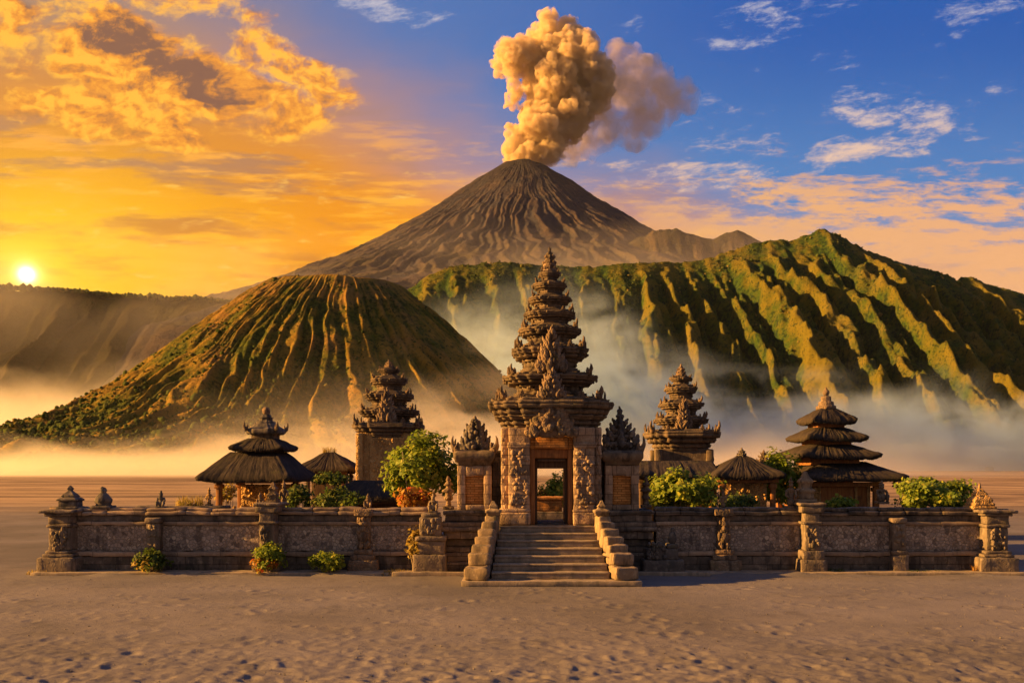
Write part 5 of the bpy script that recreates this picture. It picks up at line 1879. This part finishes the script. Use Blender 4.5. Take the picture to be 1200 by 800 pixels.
thatch_roof('thatch_roof', t, 1.00, 1.0, Zp(528, D), Zp(514, D), (0.5, 0.48), 0.12, 0.3, 2, c=(0.22, 0), kx=26)
MB().box(-0.16, 0.72, -0.42, 0.42, Zp(519, D), Zp(508, D), 0.14, 0.03).build('roof_neck', M_dark, t, 0.015, 0.2)
b = MB()
b.loft(RED, [(0.62, 0.62, Zp(509, D)), (0.68, 0.68, Zp(507, D)), (0.66, 0.66, Zp(503, D)), (0.48, 0.48, Zp(500, D)), (0.40, 0.4, Zp(497, D)), (0.33, 0.33, Zp(496.5, D)), (0.33, 0.33, Zp(494, D)), (0.27, 0.27, Zp(493.5, D)), (0.23, 0.23, Zp(493, D)), (0.22, 0.22, Zp(490, D)), (0.27, 0.27, Zp(489.5, D)), (0.18, 0.18, Zp(488.5, D)), (0.16, 0.16, Zp(485.5, D)), (0.10, 0.1, Zp(485, D))], cell=0.09)
o_ = b.build('stone_cap', M_black, t, 0.015, 0.15, loc=(0.30, 0, 0))
for q in range(4):
    a = PI / 4 + q * PI / 2
    ornament('corner_ornament', 'horn', o_, (0.84 * math.cos(a), 0.84 * math.sin(a), Zp(505, D)), (0.26, 0.26, 0.36), a)
MB().blob((0.30, 0, Zp(481.5, D)), 0.155, 14, 9).build('ball_finial', M_carved, t, 0.008, 0.1, smooth=True)

# --- small dark-roofed pavilion beyond it
D = 46.0
t = thing('thatched_pavilion', 'small square thatched pavilion with grass on its ridge, behind the flat topped tree', 'pavilion', (Xp(386.5, D), D, 0), -0.05)
platform(t, 1.1, 1.1, 0.9)
posts(t, 0.85, 0.85, 0.902, Zp(553, D) - 0.1, M_darkwood, 0.08)
MB().box(-0.75, 0.75, -0.6, 0.75, 0.902, Zp(554, D), 0.2, 0.02).build('chamber', M_darkwood, t, 0.01, 0.2)
thatch_roof('thatch_roof', t, 1.38, 1.38, Zp(552, D), Zp(530, D), (0.25, 0.12), 0.15, 0.06, 3, kx=26)

# --- long low roof left of the stepped tower
D = 36.0
t = thing('long_pavilion', 'long low thatched hall below the stepped tower with the ochre panel', 'pavilion', (Xp(438, D), D, 0), 0.0, 'long thatched halls')
platform(t, 1.5, 1.1, 0.6)
posts(t, 1.25, 0.85, 0.602, Zp(586, D) - 0.1, M_darkwood, 0.08)
MB().box(-1.2, 1.2, 0.2, 0.8, 0.602, Zp(587, D), 0.2, 0.02).build('back_wall', M_darkwood, t, 0.01, 0.2)
thatch_roof('thatch_roof', t, 1.78, 1.35, Zp(585, D), Zp(563, D), (0.75, 0.10), 0.14, 0.10, 4, kx=26)

# --- long low roof right of the gate
D = 36.0
t = thing('long_pavilion', 'long low thatched hall behind the green bush beside the gate shrine', 'pavilion', (Xp(790, D), D, 0), 0.0, 'long thatched halls')
platform(t, 1.5, 1.1, 0.8)
posts(t, 1.35, 0.85, 0.802, Zp(562, D) - 0.1, M_darkwood, 0.08)
MB().box(-1.3, 1.3, 0.2, 0.8, 0.802, Zp(563, D), 0.2, 0.02).build('back_wall', M_darkwood, t, 0.01, 0.2)
thatch_roof('thatch_roof', t, 1.62, 1.3, Zp(560, D), Zp(540, D), (1.42, 0.10), 0.14, 0.10, 5, kx=26)

# --- small square pavilion with a pointed roof
D = 35.2
t = thing('thatched_pavilion', 'square thatched pavilion with a pyramid roof and carved front, beside the pagoda', 'pavilion', (Xp(869, D), D, 0), 0.0)
platform(t, 1.05, 1.05, 1.0)
posts(t, 0.92, 0.9, 1.002, Zp(562, D) - 0.1, M_wood, 0.085)
b = MB()
b.box(-0.8, 0.8, -0.55, -0.4, 1.002, Zp(564, D), 0.12, 0.01)
relief(b, 0, -0.55, 1.1, Zp(566, D), 0.75, 23, 80, 0.08)
b.build('carved_screen', M_ochre, t, 0.01, 0.15)
thatch_roof('thatch_roof', t, 1.24, 1.24, Zp(560, D), Zp(534, D), (0.16, 0.1), 0.15, 0.10, 6, kx=26)
finial(t, Zp(536, D), Zp(524, D), 0.20, M_black)

# --- the four-roofed pagoda on the right
D = 37.0
t = thing('thatched_pagoda', 'pagoda of four shrinking thatched roofs over a carved wooden chamber', 'pagoda', (Xp(968, D), D, 0), 0.06)
platform(t, 1.75, 1.7, 1.1)
posts(t, 1.42, 1.3, 1.102, Zp(566, D) - 0.1, M_wood, 0.10)
b = MB()
b.box(-1.3, 1.3, -1.1, 1.1, 1.102, Zp(566, D), 0.14, 0.02)
b.build('chamber', M_wood, t, 0.008, 0.3)
for x in (-1.28, -0.72, 0.72, 1.2):
    MB().box(x - 0.05, x + 0.05, -1.16, -1.103, 1.104, Zp(567, D), 0.2, 0.01).build('batten', M_ochre, t, 0.008, 0.2)
b = MB()
b.box(-1.225, -0.775, -1.13, -1.103, 1.2, 2.45, 0.1, 0.01)
relief(b, -1.0, -1.12, 1.3, 2.3, 0.18, 31, 34, 0.05)
b.build('carved_panel', M_ochre, t, 0.008, 0.2)
yr = [(562, 541, 2.02, 0.86, 0.7), (537, 520, 1.60, 0.66, 0.4), (516.5, 500.5, 1.22, 0.50, 0.28), (496.5, 478.5, 0.90, 0.24, 0.2)]
for i, (ye, yt, wx, rd, nk) in enumerate(yr):
    thatch_roof('thatch_roof', t, wx * 0.955, wx * 0.92, Zp(ye, D), Zp(yt, D), (rd, rd * 0.9), 0.15, 0.34 if i else 0.16, 11 + i, c=(0.0 if i else 0.42, 0), kx=26)
    if i < 3:
        hw = yr[i + 1][2] * 0.60
        MB().box(-hw, hw, -hw * 0.95, hw * 0.95, Zp(yt + 4, D), Zp(yr[i + 1][0] - 3.5, D), 0.14, 0.02).build('roof_neck', M_wood, t, 0.012, 0.2)
b = MB()
b.loft(RED, [(0.34, 0.34, Zp(480, D)), (0.34, 0.34, Zp(476, D)), (0.27, 0.27, Zp(475, D)), (0.25, 0.25, Zp(471, D)), (0.18, 0.18, Zp(470, D)), (0.17, 0.17, Zp(465, D)), (0.08, 0.08, Zp(463.5, D))], cell=0.07)
b.blob((0, 0, Zp(460, D)), (0.13, 0.13, 0.14), 12, 8)
b.blob((0, 0, Zp(456, D)), (0.05, 0.05, 0.10), 10, 7)
b.build('finial', M_carved, t, 0.012, 0.1)

# --- an inner terrace ledge behind the left wall, and things seen through the gate
b = MB()
D = 32.4
x0, x1 = Xp(162, D), Xp(262, D)
b.box(x0, x1, 0, 0.5, 0.0, Zp(597, D), 0.2, 0.03)
b.box(x0 - 0.1, x1 + 0.1, -0.08, 0.55, Zp(597, D) + 0.002, Zp(592.5, D), 0.2, 0.04)
o_ = b.build('terrace_wall', M_plinth, None, 0.03, 0.3, loc=(0, D, 0))
props(o_, 'low inner terrace wall with worn coping between the hunched statue and the first thatched pavilion', 'wall')
t = thing('stone_altar', 'stepped stone altar seen through the gate doorway', 'altar', (Xp(645, 40.0), 40.0, 0))
MB().box(-1.2, 1.2, -0.4, 0.5, 0, 0.75, 0.2, 0.03).box(-0.9, 0.9, -0.3, 0.4, 0.752, 1.35, 0.2, 0.03).build('base', M_plinth, t, 0.02, 0.2)
b = MB()
b.box(-0.75, 0.5, -0.25, 0.3, 1.352, 1.85, 0.15, 0.03)
b.box(-0.85, 0.6, -0.32, 0.36, 1.853, 1.98, 0.15, 0.03)
b.build('altar_block', M_brick, t, 0.015, 0.2)


# ================================================================== plants
def foliage(name, parent, material, c, r, n, leaf, seed, clumps=26, gap=0.5):
    """leaves in clumps spread through the crown, densest towards its skin"""
    g = np.random.default_rng(seed)
    c, r = np.array(c, float), np.array(r, float)
    cc = g.normal(size=(clumps, 3))
    cc /= np.linalg.norm(cc, axis=1)[:, None]
    cc *= (0.35 + 0.6 * g.random((clumps, 1)) ** 0.6)
    cc[:, 2] = np.where(cc[:, 2] < -0.5, -cc[:, 2] * 0.5, cc[:, 2])
    cr = 0.22 + 0.20 * g.random(clumps)
    k = g.integers(0, clumps, n)
    d = g.normal(size=(n, 3))
    d /= np.linalg.norm(d, axis=1)[:, None]
    d *= (g.random((n, 1)) ** 0.45) * cr[k][:, None]
    p = (cc[k] + d) * r + c
    out = (cc[k] + d * 1.4)
    nrm = out / np.maximum(np.linalg.norm(out, axis=1)[:, None], 0.01) + g.normal(0, 0.55, (n, 3)) + np.array([0, 0, 0.45])
    nrm /= np.linalg.norm(nrm, axis=1)[:, None]
    a = np.cross(nrm, g.normal(size=(n, 3)))
    a /= np.linalg.norm(a, axis=1)[:, None]
    b_ = np.cross(nrm, a)
    L = leaf * (0.45 + 1.1 * g.random((n, 1)))
    W = L * 0.36
    fold = nrm * L * 0.12
    V = np.stack([p, p + a * L * 0.5 + b_ * W + fold, p + a * L, p + a * L * 0.5 - b_ * W + fold], 1).reshape(-1, 3)
    F = np.arange(n * 4).reshape(-1, 4)
    me = mesh_np(name, V, F)
    return link(name, me, material, parent)


def stems(parent, c, r, base, n, seed, name='stem', rad=0.035, material=None):
    g = random.Random(seed)
    b = MB()
    for k in range(n):
        e = Vector((c[0] + g.uniform(-0.6, 0.6) * r[0], c[1] + g.uniform(-0.6, 0.6) * r[1], c[2] + g.uniform(-0.1, 0.6) * r[2]))
        s = Vector((base[0] + g.uniform(-0.06, 0.06), base[1] + g.uniform(-0.06, 0.06), base[2]))
        m_ = s.lerp(e, 0.5) + Vector((g.uniform(-0.1, 0.1), g.uniform(-0.1, 0.1), 0.12))
        b.tube([s, s.lerp(m_, 0.5) + Vector((g.uniform(-0.04, 0.04), 0, 0)), m_, e], [rad, rad * 0.8, rad * 0.55, rad * 0.2], 6)
    return b.build(name, material or M_bark, parent, 0.006, 0.2, smooth=True)


def bush(name, cat, label, px, D, y0, y1, wpx, material, n, leaf, seed, zbase=0.0, group=None, dep=0.8, nst=7, mixm=None, rad=0.03):
    k = D / FPX
    zt, zl = Zp(y0, D), max(Zp(y1, D), 0.02)
    rz = (zt - zl) / 2
    rx = wpx * k / 2
    t = thing(name, label, cat, (Xp(px, D), D, zbase), 0, group)
    c = (0, 0, (zt + zl) / 2 - zbase)
    r = (rx, rx * dep, rz)
    foliage('foliage', t, material, c, r, n, leaf, seed, 44)
    if mixm is not None:
        foliage('dry_leaves', t, mixm, (-rx * 0.25, -rx * 0.2, c[2] - rz * 0.35), (rx * 0.8, rx * dep * 0.9, rz * 0.6), n // 5, leaf, seed + 1, 16)
    stems(t, c, r, (0, 0, 0), nst, seed, 'stem' if nst > 3 else 'trunk', rad)
    return t


bush('leafy_tree', 'tree', 'round bright green leafy tree with a leaning pale trunk in front of the stepped tower', 495, 33.0, 509, 588, 88, M_leaf, 7140, 0.148, 1, nst=3, rad=0.07)
bush('flowering_shrub', 'shrub', 'rust red and yellow shrub under the leafy tree, just above the wall top', 487, 31.0, 572, 597, 46, M_leafred, 700, 0.15, 2)
bush('umbrella_tree', 'tree', 'flat topped dark green small tree with a pale trunk beside the first thatched pavilion', 388, 35.0, 553, 570, 44, M_leafdark, 1540, 0.107, 3, nst=3, rad=0.06)
bush('courtyard_shrub', 'shrub', 'dark green shrub low in the shade under the flat topped tree', 395, 33.0, 572, 600, 60, M_leafdark, 1260, 0.115, 4)
bush('courtyard_shrub', 'shrub', 'dark shrub in the shade at the corner of the three roofed pavilion', 350, 33.5, 565, 600, 40, M_leafdark, 1120, 0.115, 5)
bush('courtyard_shrub', 'shrub', 'sunlit yellow shrub beyond the open side of the three roofed pavilion', 266, 39.0, 563, 592, 24, M_straw, 420, 0.13, 6)
bush('courtyard_shrub', 'shrub', 'big glossy green bush between the gate shrine and the square pavilion', 803, 33.4, 551, 604, 88, M_leaf, 6120, 0.141, 7)
bush('courtyard_shrub', 'shrub', 'sprawling dark shrub with pale blossom before the square pavilion', 862, 32.5, 578, 600, 62, M_leafdark, 1120, 0.115, 8)
bush('leafy_tree', 'tree', 'upright yellow green tree squeezed between the square pavilion and the pagoda', 913, 35.5, 529, 600, 50, M_leaf, 5440, 0.126, 9)
bush('courtyard_shrub', 'shrub', 'wide rounded bush standing alone past the pagoda, before the orange finial', 1091, 34.8, 556, 604, 98, M_leaf, 7820, 0.133, 10)
bush('courtyard_shrub', 'shrub', 'small spiky green plant before the carved chamber of the pagoda', 985, 32.0, 582, 600, 34, M_leaf, 561, 0.133, 11)
bush('courtyard_shrub', 'shrub', 'yellow green tree framed in the gate doorway behind the altar', 650, 44.0, 556, 600, 46, M_leaf, 2380, 0.148, 12, mixm=M_leafred)
bush('wall_shrub', 'shrub', 'green bush at the wall foot under the hunched statue', 177, 28.1, 643, 672, 38, M_leafdark, 1260, 0.098, 13, group='shrubs along the foot of the wall', mixm=M_straw)
bush('wall_shrub', 'shrub', 'tall bush with rusty lower leaves at the foot of the tall pier', 316, 28.1, 636, 673, 40, M_leaf, 1870, 0.089, 14, group='shrubs along the foot of the wall', mixm=M_leafred)
bush('wall_shrub', 'shrub', 'low spreading fresh green bush at the wall foot beside the guardian pier', 384, 28.1, 646, 671, 44, M_leaf, 1445, 0.089, 15, group='shrubs along the foot of the wall')
bush('wall_shrub', 'shrub', 'yellowing climber clinging to the side of the scroll carved pedestal', 486, 28.2, 619, 660, 20, M_straw, 520, 0.12, 16, group='shrubs along the foot of the wall')


def tuft(px, D, z, w_, h_, n, label, seed, material):
    g = random.Random(seed)
    V, F = [], []
    for k in range(n):
        x, y = g.uniform(-w_, w_), g.uniform(-w_ * 0.4, w_ * 0.4)
        a = g.uniform(0, 2 * PI)
        hh = h_ * g.uniform(0.5, 1.1)
        lean = Vector((math.cos(a), math.sin(a), 0)) * hh * g.uniform(0.2, 0.8)
        s = Vector((-math.sin(a), math.cos(a), 0)) * 0.012
        p = Vector((x, y, -0.01))
        i = len(V)
        V += [p - s, p + s, p + lean * 0.4 + Vector((0, 0, hh * 0.65)) + s * 0.7, p + lean * 0.4 + Vector((0, 0, hh * 0.65)) - s * 0.7, p + lean + Vector((0, 0, hh))]
        F += [(i, i + 1, i + 2, i + 3), (i + 3, i + 2, i + 4)]
    me = mesh_np('grass_tuft', V, F)
    o = link('grass_tuft', me, material)
    o.location = (Xp(px, D), D, z)
    return props(o, label, 'grass', 'grass tufts about the wall')


tuft(222, 32.6, Zp(593, 32.6), 0.45, 0.42, 160, 'yellow green grass tuft on the inner terrace between the two small statues', 1, M_straw)
tuft(463, 28.0, 0.0, 0.35, 0.20, 120, 'dry grass tuft at the wall foot just short of the scroll carved pedestal', 2, M_straw)
tuft(978, 28.35, 0.02, 0.30, 0.18, 90, 'small green tuft on the kerb beside the tall pier below the pagoda', 3, M_leafdark)
tuft(1082, 28.35, 0.02, 0.45, 0.13, 110, 'thin green weeds along the kerb below the rounded bush', 4, M_leafdark)
tuft(1146, 28.4, 0.02, 0.16, 0.30, 60, 'rusty dry weed against the outermost pier under the orange finial', 5, M_leafred)
tuft(50, 28.3, 0.0, 0.45, 0.16, 130, 'dry yellow grass at the outer corner of the house finial pier', 6, M_straw)
tuft(386, 46.0, Zp(530, 46.0), 0.32, 0.32, 90, 'grass growing on the ridge of the small peaked roof', 7, M_straw)

# a few lone trees on the long left foot of the cone hill
for i, (px, py, h_, lab) in enumerate([(44, 480, 13, 'flat crowned lone tree, lowest on the skyline of the cone hill'), (165, 446, 11, 'leaning flat crowned tree part way up the skyline of the cone hill'),
                                       (182, 441, 10, 'small round lone tree just above the leaning one on the cone hill skyline'), (112, 461, 9, 'low bushy tree between the lone flat crowned ones on the cone hill skyline')]):
    D = 985.0
    x = Xp(px, D)
    zz, _ = cone_height(np.array([x]), np.array([D]))
    t = thing('lone_tree', lab, 'tree', (x, D, float(zz[0])), 0, 'lone trees on the skyline of the cone hill')
    c = (1.0 if i == 1 else 0, 0, h_ * 0.78)
    foliage('crown', t, M_leafdark, c, (h_ * 0.50, h_ * 0.5, h_ * 0.24), 420, 1.5, 100 + i, 14)
    stems(t, c, (h_ * 0.4, h_ * 0.4, h_ * 0.1), (0, 0, -1.0), 4, 200 + i, 'trunk', 0.45)
